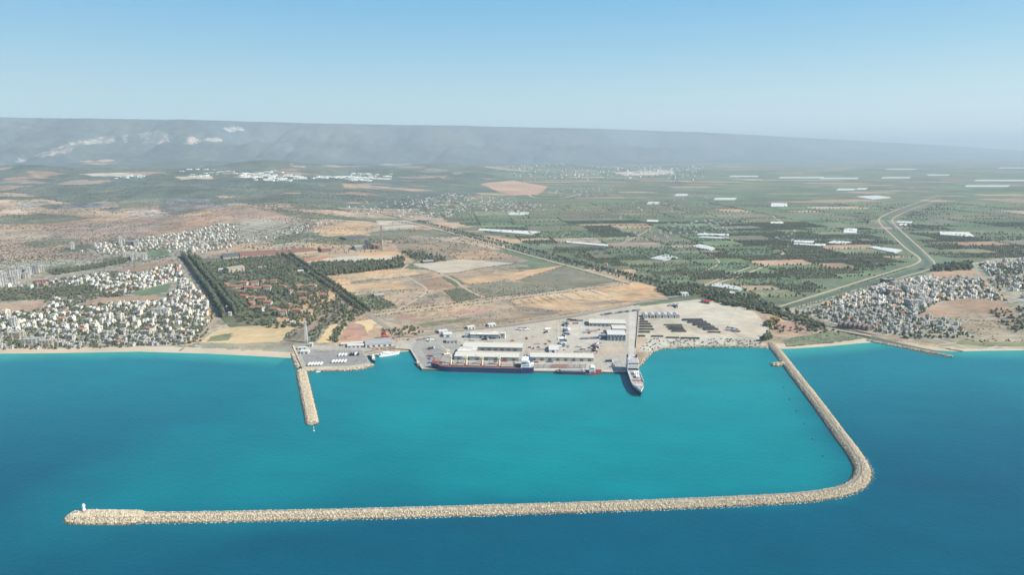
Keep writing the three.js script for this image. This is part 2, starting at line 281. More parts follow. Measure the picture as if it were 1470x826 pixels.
// streets of the two towns: an even block grid turned with each shore
function street(x, z, m) { const an = x < 0 ? .32 : -.42, a = x * Math.cos(an) + z * Math.sin(an) + 9 * (noise(x / 130, z / 130) - .5), b = -x * Math.sin(an) + z * Math.cos(an) + 9 * (noise(x / 140 + 7, z / 140) - .5); const f = (v, p) => { const q = v - Math.floor(v / p) * p; return q < 3 + m || q > p - 3 - m; }; return f(a, 74) || f(b, 50); }
const enc = c => clamp(Math.round(255 * (c <= .0031308 ? c * 12.92 : 1.055 * Math.pow(c, 1 / 2.4) - .055)), 0, 255);
const ENC = new Uint8Array(4097); for (let i = 0; i <= 4096; i++) ENC[i] = enc(i / 4096);
function groundMap(x0, x1, z0, z1, w, h) {          // z0 south (near) edge, z1 north edge
  const id = new Uint8Array(w * h), tint = new Float32Array(w * h).fill(1), X = i => x0 + (i + .5) / w * (x1 - x0), Z = j => z0 + (j + .5) / h * (z1 - z0);
  const step = 4, gx = Math.ceil(w / step) + 1;
  for (let j = 0; j < h; j += step) for (let i = 0; i < w; i += step) {
    const x = X(i), z = Z(j); let c = zoneOf(x, z), t = 1;
    if (c === 'plain' && -z > 3500) [c, t] = farParcel(x, z);
    for (let q = j; q < Math.min(h, j + step); q++) for (let p = i; p < Math.min(w, i + step); p++) { id[q * w + p] = CI[c]; tint[q * w + p] = t; }
  }
  for (const f of FIELDS) {
    const P = f.P.map(([x, z]) => [(x - x0) / (x1 - x0) * w - .5, (z - z0) / (z1 - z0) * h - .5]);
    let a = 1e9, b = -1e9; for (const p of P) { a = Math.min(a, p[1]); b = Math.max(b, p[1]); }
    for (let j = Math.max(0, Math.ceil(a)); j <= Math.min(h - 1, Math.floor(b)); j++) {
      const xs = []; for (let i = 0, k = P.length - 1; i < P.length; k = i++) if ((P[i][1] > j) !== (P[k][1] > j)) xs.push(P[i][0] + (j - P[i][1]) / (P[k][1] - P[i][1]) * (P[k][0] - P[i][0]));
      xs.sort((m, n) => m - n);
      for (let k = 0; k + 1 < xs.length; k += 2) for (let i = Math.max(0, Math.ceil(xs[k])); i <= Math.min(w - 1, Math.floor(xs[k + 1])); i++) { id[j * w + i] = CI[f.c]; tint[j * w + i] = f.t; }
    }
  }
  const out = new Uint8Array(w * h * 4), mx = (x1 - x0) / w, mz = Math.abs(z1 - z0) / h, m = (mx + mz) / 2, CV = CK.map(k => COVER[k]);
  for (let j = 0; j < h; j++) for (let i = 0; i < w; i++) {
    const x = X(i), z = Z(j), e1 = noise(x / (m * 5), z / (m * 5)) - .5, e2 = noise(x / (m * 5) + 40, z / (m * 5) + 90) - .5;
    const ii = clamp(Math.round(i + e1 * 3.2), 0, w - 1), jj = clamp(Math.round(j + e2 * 3.2), 0, h - 1), q = jj * w + ii, C = CV[id[q]];
    const big = fbm(x / (m * 60), z / (m * 60), 3) - .5, midn = noise(x / (m * 9) + 3, z / (m * 9)) - .5, fine = hash2(i, j + 9999) - .5;
    const rowA = hash2(id[q] * 7 + Math.round(tint[q] * 997), 5) * 3.14, rows = Math.sin((x * Math.cos(rowA) + z * Math.sin(rowA)) / (m * 1.3) + noise(x / (m * 14), z / (m * 14)) * 5) * noise(x / (m * 30) + 9, z / (m * 30)); const g = tint[q] * (1 + C[3] * (big * 2.0 + midn * 1.0 + fine * .6 + rows * .32)), warm = (noise(x / (m * 38) + 70, z / (m * 38) + 20) - .5) * C[3] * .5;
    let r = C[0] * g * (1 + warm), gg = C[1] * g, b = C[2] * g * (1 - warm);
    if (noise(x / (m * 2.1) + 11, z / (m * 2.1) + 7) * .6 + noise(x / (m * 26), z / (m * 26) + 60) * .4 < C[4] * .9 + .04) { const k = .7; r = lerp(r, .075, k); gg = lerp(gg, .085, k); b = lerp(b, .045, k); } else if (C === CV[CI.town] && (x < -640 || x > 560) && street(x, z, 0)) { const v = .8 + .4 * noise(x / 7, z / 7); r = .40 * v; gg = .365 * v; b = .30 * v; }
    const o = (j * w + i) * 4; out[o] = ENC[clamp(r * 4096 | 0, 0, 4096)]; out[o + 1] = ENC[clamp(gg * 4096 | 0, 0, 4096)]; out[o + 2] = ENC[clamp(b * 4096 | 0, 0, 4096)]; out[o + 3] = 255;
  }
  const t = new THREE.DataTexture(out, w, h); t.colorSpace = THREE.SRGBColorSpace; t.magFilter = THREE.LinearFilter; t.minFilter = THREE.LinearMipmapLinearFilter; t.generateMipmaps = true; t.needsUpdate = true;
  return { t, uv: (x, z) => [(x - x0) / (x1 - x0), (z - z0) / (z1 - z0)], mat: new THREE.MeshStandardMaterial({ map: t, roughness: .95 }) };
}
const SHEETS = [
  { d0: 1050, d1: 2250, k: 1.0038, cols: 620, ...groundMap(-2250, 2250, -1000, -2400, 2048, 800) },
  { d0: 2250, d1: 6000, k: 1.0075, cols: 520, ...groundMap(-5900, 5900, -2100, -6100, 2048, 1500) },
  { d0: 6000, d1: 12000, k: 1.0075, cols: 520, ...groundMap(-11700, 11700, -5900, -12100, 2048, 1200) },
  { d0: 12000, d1: 24000, k: 1.0065, cols: 560, ...groundMap(-23300, 23300, -11900, -24100, 2048, 1200) },
  { d0: 24000, d1: 52000, k: 1.010, cols: 420, ...groundMap(-50500, 50500, -23900, -52200, 2048, 1024) },
];
{
  const names = ['coastal_land', 'inland_terrain', 'hill_terrain', 'mountain_terrain', 'far_mountain_terrain'];
  const labels = ['flat coastal strip behind the beaches and the port', 'dry foothills and farmed plain inland of the port', 'green hill country and hazy plain below the mountains', 'long flat-topped mountain wall with limestone cliffs in blue haze', 'far end of the mountain wall fading into the haze'];
  SHEETS.forEach((S, si) => {
    const rows = []; for (let d = S.d0; d < S.d1 * .9995; d *= S.k) rows.push(d); rows.push(S.d1);
    const n = S.cols, pos = new Float32Array(rows.length * (n + 1) * 3), uv = new Float32Array(rows.length * (n + 1) * 2), idx = [];
    rows.forEach((d, j) => {
      const U = .965;
      for (let i = 0; i <= n; i++) { const x = (i / n * 2 - 1) * U * d, o = j * (n + 1) + i, [a, b] = S.uv(x, -d); pos[o * 3] = x; pos[o * 3 + 1] = ground(x, -d); pos[o * 3 + 2] = -d; uv[o * 2] = a; uv[o * 2 + 1] = b; if (j && i) idx.push(o - n - 2, o - n - 1, o, o - n - 2, o, o - 1); }
    });
    kind(mesh(names[si], triMesh(pos, idx, uv), S.mat), 'structure', labels[si]);
  });
}
const sheetOf = z => SHEETS[-z < 2330 ? 0 : -z < 6050 ? 1 : 2];
function flatPoly(P, y, S) {
  const V = P.map(([x, z]) => new THREE.Vector2(x, -z)), cw = THREE.ShapeUtils.isClockWise(V), pos = [], uv = [], idx = [];
  P.forEach(([x, z]) => { pos.push(x, y, z); const [a, b] = S ? S.uv(x, z) : [x, z]; uv.push(a, b); });
  for (const [a, b, c] of THREE.ShapeUtils.triangulateShape(cw ? V.slice().reverse() : V, [])) { const m = k => cw ? P.length - 1 - k : k; idx.push(m(a), m(b), m(c)); }
  return triMesh(pos, idx, uv);
}
{
  const farmland = new THREE.Group(); farmland.name = 'farmland'; scene.add(farmland); kind(farmland, 'structure', 'patchwork of orchards and fields on the plain');
  const open = new THREE.Group(); open.name = 'open_ground'; scene.add(open); kind(open, 'structure', 'dry lots, sandy fields and fallow ground round the port and the towns');
  let n = 0, k = 0;
  for (const f of FIELDS) if (f.m && !f.hill) {
    if (f.m === 'parcel') { if (n++ < 290) { const zs = f.P.map(p => p[1]); mesh('field', flatPoly(f.P, GL + .12 + (n % 3) * .01, sheetOf(Math.max(...zs) > -2150 ? Math.max(...zs) : Math.min(...zs))), sheetOf(Math.max(...zs) > -2150 ? Math.max(...zs) : Math.min(...zs)).mat, farmland); } }
    else { const zs = f.P.map(p => p[1]), S = Math.min(...zs) > -2395 ? SHEETS[0] : SHEETS[1]; if (Math.max(...f.P.map(p => ground(...p))) < GL + .3) mesh('field', flatPoly(f.P, GL + .14 + (k++ % 40) * .012, S), S.mat, open); }
  }
}

// ------------------------------------------------------------------ the sea
{
  const axis = (fine0, fine1, st, end0, end1) => { const a = []; for (let v = fine0; v <= fine1; v += st) a.push(v); let s = st; while (a[a.length - 1] < end1) a.push(a[a.length - 1] + (s *= 1.35)); s = st; while (a[0] > end0) a.unshift(a[0] - (s *= 1.35)); return a; };
  const xs = axis(-1500, 1500, 9, -30000, 30000), zs = axis(-1560, -420, 8, -2700, 9000);
  // depth of tint: milky turquoise over the shallow sandy harbour, deep blue outside
  const HARB = plan([[428, 530], [470, 532], [535, 527], [590, 503], [605, 530], [898, 535], [925, 515], [952, 498], [1105, 497], [1150, 560], [1222, 660], [1226, 680], [1190, 700], [1080, 712], [600, 726], [300, 732], [140, 728], [300, 640], [452, 612]], 0);
  const edge = HARB.concat([HARB[0]]), OPEN = plan([[140, 728], [300, 640], [452, 612]], 0);
  const pos = [], col = [], uv = [], idx = [], n = xs.length;
  const deep = [.0001, .075, .128], mid = [.0002, .142, .188], turq = [.0004, .188, .214], shoal = [.03, .28, .25];
  const spots = [[560, 650, 170, 22, .20], [330, 700, 150, 18, .15], [770, 655, 120, 28, -.36], [690, 690, 90, 14, -.2], [900, 590, 130, 40, -.12], [1050, 540, 80, 25, -.3], [520, 570, 60, 30, .10], [1120, 650, 60, 25, -.06], [1000, 690, 120, 10, .12]].map(([a, b, w, h, k]) => { const [x, z] = at(a, b, 0), [x2] = at(a + w, b, 0), [, z2] = at(a, b - h, 0); return [x, z, x2 - x, z - z2, k]; });
  zs.forEach((z, j) => xs.forEach((x, i) => {
    pos.push(x, 0, z); uv.push(x / 60, z / 60);
    const s = z - shoreZ(x), inside = (inPoly(x, z, HARB) ? 1 : -1) * lineDist(x, z, edge), w = fbm(x / 170 + 4, z / 110, 4) - .5, w2 = fbm(x / 45 + 14, z / 30, 3) - .5;
    const wide = sst(420, 0, lineDist(x, z, OPEN)) * 150; let k = sst(-40 - wide, 55 + wide, inside + w * 70);                                    // harbour water
    let o = sst(620, 60, s + w * 140);                                      // coastal water: paler towards the beaches
    let c = [0, 1, 2].map(q => lerp(lerp(deep[q], mid[q], clamp(o * 1.15 + w * .2, 0, 1)), turq[q], k));
    let dk = 0; for (const [cx, cz, a, b, v] of spots) { const e = ((x - cx + w * 120) / a) ** 2 + ((z - cz + w * 60) / b) ** 2; if (e < 6) dk += v * Math.exp(-e); }
    dk += k * sst(-1050, -780, z) * .30;
    c = c.map((v, q) => dk > 0 ? lerp(v, mid[q] * .86, clamp(dk, 0, 1)) : lerp(v, shoal[q], clamp(-dk, 0, 1) * .55));
    const b = sst(75, 0, s + w * 50) * ((x < at(424, 500)[0] || x > at(1112, 500)[0]) ? .8 : .22); c = c.map((v, q) => lerp(v, shoal[q], clamp(b, 0, 1)));
    const st = fbm(x / 120 + z / 300 + 3, z / 26 - x / 160, 4) - .5, g = 1 + w * .18 + w2 * .14 + st * .14; col.push(c[0] * g, c[1] * g, c[2] * g);
    if (i && j) { const a = j * n + i; idx.push(a - n - 1, a - 1, a, a - n - 1, a, a - n); }
  }));
  const g = triMesh(pos, idx, uv); g.setAttribute('color', new THREE.Float32BufferAttribute(col, 3));
  const ripple = noiseTex(512, (u, v) => .5 * tfbm(u, v, 14, 4) + .5 * tfbm(v, u * 1, 37, 3), false);
  const m = new THREE.MeshPhysicalMaterial({ vertexColors: true, roughness: .3, ior: 1.33, specularIntensity: .16, bumpMap: ripple, bumpScale: .55 });
  kind(mesh('sea', g, m), 'structure', 'turquoise harbour water and deep blue open sea');
}
// ------------------------------------------------------------------ breakwaters, quays, river walls, roads
function sideOf(L, w) { return L.map((p, i) => { const a = L[Math.max(0, i - 1)], b = L[Math.min(L.length - 1, i + 1)], dx = b[0] - a[0], dz = b[1] - a[1], l = Math.hypot(dx, dz) || 1; return [-dz / l * w, dx / l * w]; }); }
function resample(L, step) { const out = [L[0]]; let rest = 0; for (let i = 0; i + 1 < L.length; i++) { const [a, b] = L[i], [c, d] = L[i + 1], len = Math.hypot(c - a, d - b); let t = step - rest; while (t < len) { out.push([a + (c - a) * t / len, b + (d - b) * t / len]); t += step; } rest = (rest + len) % step; } out.push(L[L.length - 1]); return out; }
function ribbon(L, w, yf, lift = 0, off = 0) {
  const pos = [], uv = [], idx = [], o = sideOf(L, off), s = sideOf(L, w / 2); let len = 0;
  L.forEach((p, i) => {
    if (i) len += Math.hypot(p[0] - L[i - 1][0], p[1] - L[i - 1][1]);
    for (const k of [-1, 1]) { const x = p[0] + o[i][0] + s[i][0] * k, z = p[1] + o[i][1] + s[i][1] * k; pos.push(x, (typeof yf === 'function' ? yf(x, z) : yf) + lift, z); uv.push(len / 8, k * w / 16); }
    if (i) { const q = i * 2; idx.push(q - 2, q - 1, q + 1, q - 2, q + 1, q); }
  });
  const g = triMesh(pos, idx, uv); if (g.attributes.normal.getY(0) < 0) { g.setIndex(idx.map((_, i) => idx[i - i % 3 + [0, 2, 1][i % 3]])); g.computeVertexNormals(); } return g;
}
const grain = noiseTex(256, (u, v) => .78 + .44 * (tfbm(u, v, 6, 5) - .5) + .1 * (tfbm(v, u, 60, 2) - .5));
const grainBump = noiseTex(256, (u, v) => tfbm(u, v, 12, 5), false);
const textured = (r, g, b, rough = .9) => new THREE.MeshStandardMaterial({ color: lin(r, g, b), roughness: rough, map: grain });
const M = {
  concrete: textured(.46, .42, .35), concreteDark: textured(.30, .29, .27), asphalt: textured(.16, .155, .15), dirt: textured(.72, .60, .44), track: textured(.58, .47, .34), gravelRoad: textured(.47, .42, .34),
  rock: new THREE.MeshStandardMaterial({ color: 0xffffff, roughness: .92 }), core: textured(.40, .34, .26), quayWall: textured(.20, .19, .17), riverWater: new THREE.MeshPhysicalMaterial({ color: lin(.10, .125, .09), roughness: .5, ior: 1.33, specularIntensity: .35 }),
};
function rockShape(seed) { const r = rng(seed), g = new THREE.IcosahedronGeometry(1, 0), p = g.attributes.position, m = new Map(); for (let i = 0; i < p.count; i++) { const k = [p.getX(i), p.getY(i), p.getZ(i)].map(v => v.toFixed(3)).join(); if (!m.has(k)) m.set(k, .68 + .5 * r()); const s = m.get(k); p.setXYZ(i, p.getX(i) * s, p.getY(i) * s * .8, p.getZ(i) * s); } g.computeVertexNormals(); return g; }
const ROCKS = [1, 2, 3, 4].map(rockShape);
const qE = new THREE.Euler(), qQ = new THREE.Quaternion(), mM = new THREE.Matrix4(), vP = new THREE.Vector3(), vS = new THREE.Vector3();
function instances(name, geo, mat, list, parent) {       // list: [x, y, z, sx, sy, sz, turn, colour?, tumble?]
  const im = shadows(new THREE.InstancedMesh(geo, mat, list.length)); im.name = parent ? name : numbered(name);
  list.forEach((q, i) => { qE.set(q[8] ? q[6] * 2.1 : 0, q[6], q[8] ? q[6] * 3.3 : 0); mM.compose(vP.set(q[0], q[1], q[2]), qQ.setFromEuler(qE), vS.set(q[3], q[4], q[5])); im.setMatrixAt(i, mM); if (q[7]) im.setColorAt(i, q[7]); });
  (parent || scene).add(im); return im;
}
function mound(name, label, L, halfW, crestW, h, { size = 2.3, per = 4.2, seed = 5, low = -1.2, flat = 0 } = {}) {
  const t = thing(name, label, 'breakwater'), r = rng(seed), P = resample(L, 6), prof = [[-halfW - 3, -4], [-halfW, 0], [-crestW, h], [crestW, h], [halfW, 0], [halfW + 3, -4]];
  const pos = [], idx = [], uv = [];
  P.forEach((p, i) => { const s = sideOf(P, 1)[i], e = Math.min(i, P.length - 1 - i) === 0 ? .75 : 1; prof.forEach(([a, y], k) => { pos.push(p[0] + s[0] * a * e, y - .15, p[1] + s[1] * a * e); uv.push(i * .7, k); if (i && k) { const o = i * 6 + k; idx.push(o - 7, o - 6, o, o - 7, o, o - 1); } }); });
  const caps = k => { const o = k * 6; for (let i = 1; i < 5; i++) idx.push(o, o + i, o + i + 1); }; caps(0); caps(P.length - 1);
  mesh('core', triMesh(pos, idx, uv), new THREE.MeshStandardMaterial({ color: lin(.50, .42, .31), roughness: .95, side: THREE.DoubleSide, map: grain }), t);
  const lists = [[], [], [], []], S = sideOf(P, 1);
  const put = (x, z, y, dry) => { const s = size * (.55 + .75 * r() * r() + .2 * r()), wet = y < .75 + .5 * r(), g = .72 + .45 * r(), c = wet ? lin(.14 * g, .12 * g, .085 * g) : lin(.50 * g, (.415 + .03 * r()) * g, (.30 + .03 * r()) * g); lists[Math.floor(r() * 4)].push([x, y, z, s, s * (.7 + .4 * r()), s * (.8 + .4 * r()), r() * 6.3, c, 1]); };
  for (let i = 0; i + 1 < P.length; i++) {
    const len = Math.hypot(P[i + 1][0] - P[i][0], P[i + 1][1] - P[i][1]), n = Math.round(len * (halfW * 2 + 2) / per);
    for (let k = 0; k < n; k++) { const a = (r() * 2 - 1) * (halfW + 1.6), f = r(), q = Math.abs(a); if (flat && Math.abs(a - flat) < 1.7) continue; const y = q < crestW ? h : q < halfW ? h * (halfW - q) / (halfW - crestW) : (halfW - q) * 1.1; if (y < low) continue; put(lerp(P[i][0], P[i + 1][0], f) + S[i][0] * a, lerp(P[i][1], P[i + 1][1], f) + S[i][1] * a, y - .25 + r() * .5); }
  }
  for (const [p, q] of [[P[0], P[1]], [P[P.length - 1], P[P.length - 2]]]) { const dx = p[0] - q[0], dz = p[1] - q[1], l = Math.hypot(dx, dz); for (let k = 0; k < halfW * halfW * 1.6 / per; k++) { const a = (r() - .5) * Math.PI * 1.02, w = halfW * Math.sqrt(r()), cx = (dx * Math.cos(a) - dz * Math.sin(a)) / l, cz = (dx * Math.sin(a) + dz * Math.cos(a)) / l; put(p[0] + cx * w * .9, p[1] + cz * w * .9, h * clamp((halfW - w) / (halfW - crestW), 0, 1)); } }
  lists.forEach((q, k) => { if (q.length) kind(instances('armour_rock', ROCKS[k], M.rock, q, t), 'stuff'); });
  return t;
}
const ARM = smoothLine(plan([[1107, 494], [1121, 511], [1139, 535], [1170, 575], [1203, 620], [1228, 654], [1238, 675], [1231, 693], [1206, 705], [1160, 712.5], [1080, 718], [900, 725.5], [700, 732], [500, 737.5], [300, 741.5], [190, 743]], 1.5), 6);
const main = mound('main_breakwater', 'long pale rock breakwater curving round the harbour from the east shore', ARM, 10.6, 4.2, 4.8, { per: 1.35, size: 1.1, seed: 11, flat: 3.0 });
const HEAD = plan([[196, 742.5], [112, 741.5]], 1.5), NEARARM = ARM.length;
mesh('crest_road', ribbon(resample(ARM, 12), 2.8, 4.72, 0, 3.0), M.gravelRoad, main);
{ // the wider round head of the main breakwater, with its light
  const head = mound('breakwater_head', 'wider rock head at the outer end of the long breakwater', HEAD, 15, 7.2, 5.2, { per: 1.35, size: 1.15, seed: 23 });
  const [x, z] = at(121.5, 733.5, 6.2), b = thing('harbour_light', 'small white light beacon on the outer tip of the long breakwater', 'beacon', x, 5.6, z);
  const wm = matte(.8, .82, .84, .5);
  mesh('base', cyl(2.6, 2.4, 1.2, 0, 0, 0, 12), M.concrete, b); mesh('tower', cyl(1.5, 1.1, 5.2, 0, 1.2, 0, 12), wm, b); mesh('gallery', cyl(1.9, 1.9, .3, 0, 6.4, 0, 12), wm, b); mesh('lantern', cyl(.9, .9, 1.5, 0, 6.7, 0, 10), matte(.5, .65, .75, .2), b); mesh('cap', cyl(1.2, .2, .9, 0, 8.2, 0, 10), wm, b);
  const s = thing('equipment_hut', 'low white equipment hut beside the breakwater light', 'hut', x - 6.5, 4.6, z + 4.5, .3); mesh('wall', boxOn(4.2, 2.2, 2.6), wm, s); mesh('roof', boxOn(4.7, .25, 3.1, 0, 2.2), M.concrete, s);
}
{ // broken surf along the seaward foot of the long breakwater
  const r = rng(88), l = [], P = resample(ARM.slice(30), 5), S = sideOf(P, 1); P.forEach((p, i) => { for (let k = 0; k < 3; k++) { const side = -1, a = side * (11.0 + 1.3 * r()); if (noise(i * .23, k + side * 9) < .42) continue; l.push([p[0] + S[i][0] * a + ri(r, -2, 2), .05, p[1] + S[i][1] * a + ri(r, -1, 1), ri(r, .4, 1.3), 1, ri(r, .2, .5), r() * .8, lin(.6, .66, .66)]); } });
  kind(instances('surf', new THREE.CylinderGeometry(1, 1, .05, 7), new THREE.MeshStandardMaterial({ color: 0xffffff, roughness: .7 }), l), 'stuff', 'thin broken white surf along the foot of the long breakwater');
}
mound('west_breakwater', 'short straight rock breakwater reaching out from the west quay', smoothLine(plan([[433, 533], [437, 552], [442, 575], [447, 598], [448.5, 607]], 1.5), 4), 9.8, 5.4, 4.2, { per: 1.35, size: 1.1, seed: 31, flat: 0 });
mound('rock_spur', 'short rock spur on the inner side of the east breakwater root', plan([[1131, 524], [1118, 522.5], [1112, 524]], 1), 9, 3.5, 3.0, { per: 3.6, seed: 37 });
mound('quay_riprap', 'rock slope along the outer edge of the west quay', plan([[440, 533.2], [470, 531.8], [500, 531.6], [520, 529.5], [534, 525.5]], 0), 6, 2, 2.6, { per: 3.2, size: 1.9, seed: 43 });
mound('beach_groyne', 'rock facing along the wall between the beach and the west quay', plan([[420, 499], [424, 512], [430, 528]], 1), 6.5, 2, 3.2, { per: 3.2, size: 1.9, seed: 47 });
mound('shore_riprap', 'rubble bank between the storage yard and the harbour', plan([[914, 528], [921, 520], [930, 508], [948, 501], [1000, 497.5], [1050, 497.5], [1100, 499]], 0), 5, 1.5, 1.8, { per: 5.5, size: 1.5, seed: 53 });
{
  const [a, b] = [smoothLine(plan([[1246, 489], [1290, 497.5], [1330, 505], [1364, 511.5]], 1), 4), smoothLine(plan([[1296, 491], [1340, 498], [1378, 504]], 1), 4)];
  mound('river_training_wall', 'longer rock wall on the harbour side of the river mouth', a, 6, 2.5, 2.2, { per: 3.4, size: 1.5, seed: 59 });
  mound('river_training_wall', 'shorter rock wall on the beach side of the river mouth', b, 5, 2.2, 2.0, { per: 3.4, size: 1.5, seed: 61 });
}
{ // river: low reach in its cut channel, upper reach between levees
  const low = resample(RIVER_LOW.slice(6), 14); kind(mesh('river', ribbon(low, 38, (x, z) => lerp(.12, .7, sst(-1500, -2300, z))), M.riverWater), 'structure', 'green river between levees running to the sea');
  kind(mesh('river', ribbon(resample(RIVER_UP, 20), 15, GL + .32), M.riverWater), 'structure', 'upper river reach crossing the farmed plain');
}
const ROADS = [];
function road(name, label, list, w, m, lift = .42, smooth = true) {
  let L = list.map(([a, b]) => onLand(a, b)); if (smooth) L = smoothLine(L, 6); L = resample(L, 18); ROADS.push([L, w]);
  return kind(mesh(name, ribbon(L, w, (x, z) => Math.max(ground(x, z), GL), lift), m), 'structure', label);
}
road('levee_road', 'pale levee road on the north bank of the river', [[1118, 441], [1170, 424.5], [1230, 405.5], [1285, 388.5], [1312, 380], [1320, 373], [1300, 357], [1280, 338], [1262, 320], [1262, 314], [1290, 300.5], [1345, 282]], 8, M.dirt, .5);
road('levee_road', 'pale levee road on the south bank of the river', [[1122, 449], [1132, 444.5], [1180, 431], [1240, 413.5], [1295, 398], [1338, 385], [1341, 379], [1326, 362], [1304, 342], [1284, 323], [1280, 316], [1300, 304], [1350, 286]], 7, M.dirt, .46);
road('river_road', 'asphalt road along the lower river', [[1130, 447], [1162, 456], [1220, 471.5], [1270, 484], [1300, 490]], 9, M.gravelRoad, .44);
road('river_track', 'dirt track on the seaward bank of the river', [[1128, 457], [1170, 468], [1215, 479], [1250, 488]], 9, M.dirt, .44);
road('highway', 'tree-lined coast highway running inland across the plain', [[545, 306], [580, 315], [640, 330], [735, 354], [830, 378], [905, 398], [1000, 420], [1060, 434], [1112, 447]], 15, M.asphalt, .5);
road('dirt_road', 'wide dirt road beside the highway', [[594, 321], [650, 335], [705, 351], [760, 367], [812, 381], [860, 394], [905, 407], [945, 414]], 12, M.dirt, .48);
road('dirt_road', 'long dirt road between the dry fields behind the port', [[532, 452], [600, 444.5], [680, 435], [735, 428.5], [820, 417], [905, 407.5], [922, 404.5]], 11, M.dirt, .46);
road('port_road', 'concrete road along the inland edge of the port', [[555, 488], [592, 484], [640, 477], [700, 470.5], [735, 466.5], [800, 457.5], [850, 449], [900, 438.5], [940, 430], [985, 424], [1010, 420]], 14, M.concrete, .75);
road('avenue', 'straight road under the colony trees to the port', [[408, 368], [440, 388], [480, 416], [528, 450], [552, 468], [582, 489]], 11, M.gravelRoad, .5);
road('avenue', 'straight road between two rows of tall trees', [[268, 366], [284, 388], [304, 418], [326, 452]], 9, M.asphalt, .5);
road('dirt_road', 'sandy track beside the tall tree row to the beach', [[258, 372], [280, 402], [298, 428], [311, 452], [303, 467], [282, 489], [271, 497]], 11, M.track, .55);
road('town_street', 'street climbing through the west town', [[62, 402], [110, 395], [150, 387], [200, 377], [248, 368], [300, 360], [330, 357]], 10, M.concrete, .5);
road('town_street', 'curving street above the tree rows', [[240, 372], [262, 357], [300, 350], [345, 352]], 11, M.gravelRoad, .5);
road('hill_track', 'dirt track across the bare hill', [[-20, 350], [0, 354], [30, 362], [80, 366], [132, 364]], 12, M.track, .7);
road('hill_track', 'wide pale cutting running down the hill', [[128, 357], [136, 364], [146, 373]], 20, M.gravelRoad, .7, false);
road('hill_track', 'winding track on the brown hillside', [[0, 348], [60, 342], [110, 338], [160, 331], [200, 326], [260, 318]], 9, M.track, .8);
road('town_street', 'lane between ploughed plots', [[58, 450], [70, 434], [92, 428], [140, 423], [190, 412]], 7, M.track, .5);
road('farm_lane', 'pale lane winding between orchards', [[1005, 412], [1025, 404], [1045, 396], [1068, 387], [1098, 378]], 8, M.dirt, .5);
road('farm_lane', 'straight farm lane towards the village', [[1008, 413], [1060, 397], [1110, 376], [1128, 358], [1140, 330], [1120, 318], [1107, 309]], 9, M.dirt, .5);
road('farm_lane', 'lane from the highway to the plastic-covered plots', [[968, 402], [1012, 389], [1032, 377], [1020, 366], [1018, 358]], 7, M.dirt, .5);
road('farm_lane', 'lane climbing to the far village', [[888, 352], [905, 344], [930, 331]], 11, M.track, .5);
road('beach_track', 'pale sand track behind the east beach', [[1330, 480], [1380, 487], [1430, 488], [1500, 488.5]], 7, M.dirt, .5);
road('town_street', 'street through the east town', [[1388, 382], [1402, 392], [1420, 410], [1440, 426], [1452, 436]], 10, M.track, .5);
road('town_street', 'dirt street below the bare field', [[1310, 455], [1350, 456], [1400, 459], [1460, 461]], 8, M.track, .5);
road('field_track', 'dirt track between dry plots', [[556, 452], [580, 440], [612, 418], [594, 403], [574, 392], [586, 380]], 8, M.dirt, .5);
road('field_track', 'dirt track across the fallow ground', [[632, 393], [655, 404], [664, 412], [694, 428]], 9, M.dirt, .5);
road('field_track', 'dirt track on the open ground', [[748, 440], [782, 450]], 7, M.dirt, .5, false);
road('quarry_road', 'pale quarry road below the red earth', [[758, 279], [770, 284], [800, 285], [835, 278]], 22, M.dirt, .8);
road('highway', 'distant highway fading into the hazy plain', [[930, 276], [955, 268], [975, 258]], 30, M.asphalt, .6);

// quays
function quayMap(P, patches, base, seed) {
  const xs = P.map(p => p[0]), zs = P.map(p => p[1]), x0 = Math.min(...xs), x1 = Math.max(...xs), z0 = Math.max(...zs), z1 = Math.min(...zs), n = 1024, a = new Uint8Array(n * n * 4), Q = patches.map(([c, l]) => [c, plan(l, 3.2)]);
  for (let j = 0; j < n; j++) for (let i = 0; i < n; i++) {
    const x = x0 + (x1 - x0) * (i + .5) / n, z = z0 + (z1 - z0) * (j + .5) / n, jx = (noise(x / 2, z / 2) - .5) * 2.5, jz = (noise(x / 2 + 9, z / 2 + 5) - .5) * 2.5; let c = base;
    for (const [k, q] of Q) if (inPoly(x + jx, z + jz, q)) c = k;
    const g = 1 + .30 * (fbm(x / 34 + seed, z / 40, 4) - .5) + .22 * (noise(x / 3.5, z / 5) - .5) + .10 * (hash2(i, j + seed) - .5) + (noise(x / 3 + 30, z / 60) > .82 ? -.1 : 0) + (noise(x / 9 + 4, z / 8) > .86 ? -.16 : 0), o = (j * n + i) * 4;
    for (let k = 0; k < 3; k++) a[o + k] = enc(clamp(c[k] * g, 0, 1)); a[o + 3] = 255;
  }
  const t = new THREE.DataTexture(a, n, n); t.colorSpace = THREE.SRGBColorSpace; t.magFilter = THREE.LinearFilter; t.minFilter = THREE.LinearMipmapLinearFilter; t.generateMipmaps = true; t.needsUpdate = true;
  return { mat: new THREE.MeshStandardMaterial({ map: t, roughness: .92 }), uv: (x, z) => [(x - x0) / (x1 - x0), (z - z0) / (z1 - z0)] };
}
const QY = 3.2;
function quay(name, label, list, patches, base, seed) {
  const P = plan(list, QY), g = thing(name, label); g.userData = {}; kind(g, 'structure', label);
  const S = quayMap(P, patches, base, seed); mesh('deck', flatPoly(P, QY, S), S.mat, g); mesh('quay_wall', prism(P, -7, QY - .06), M.quayWall, g); return { g, P };
}
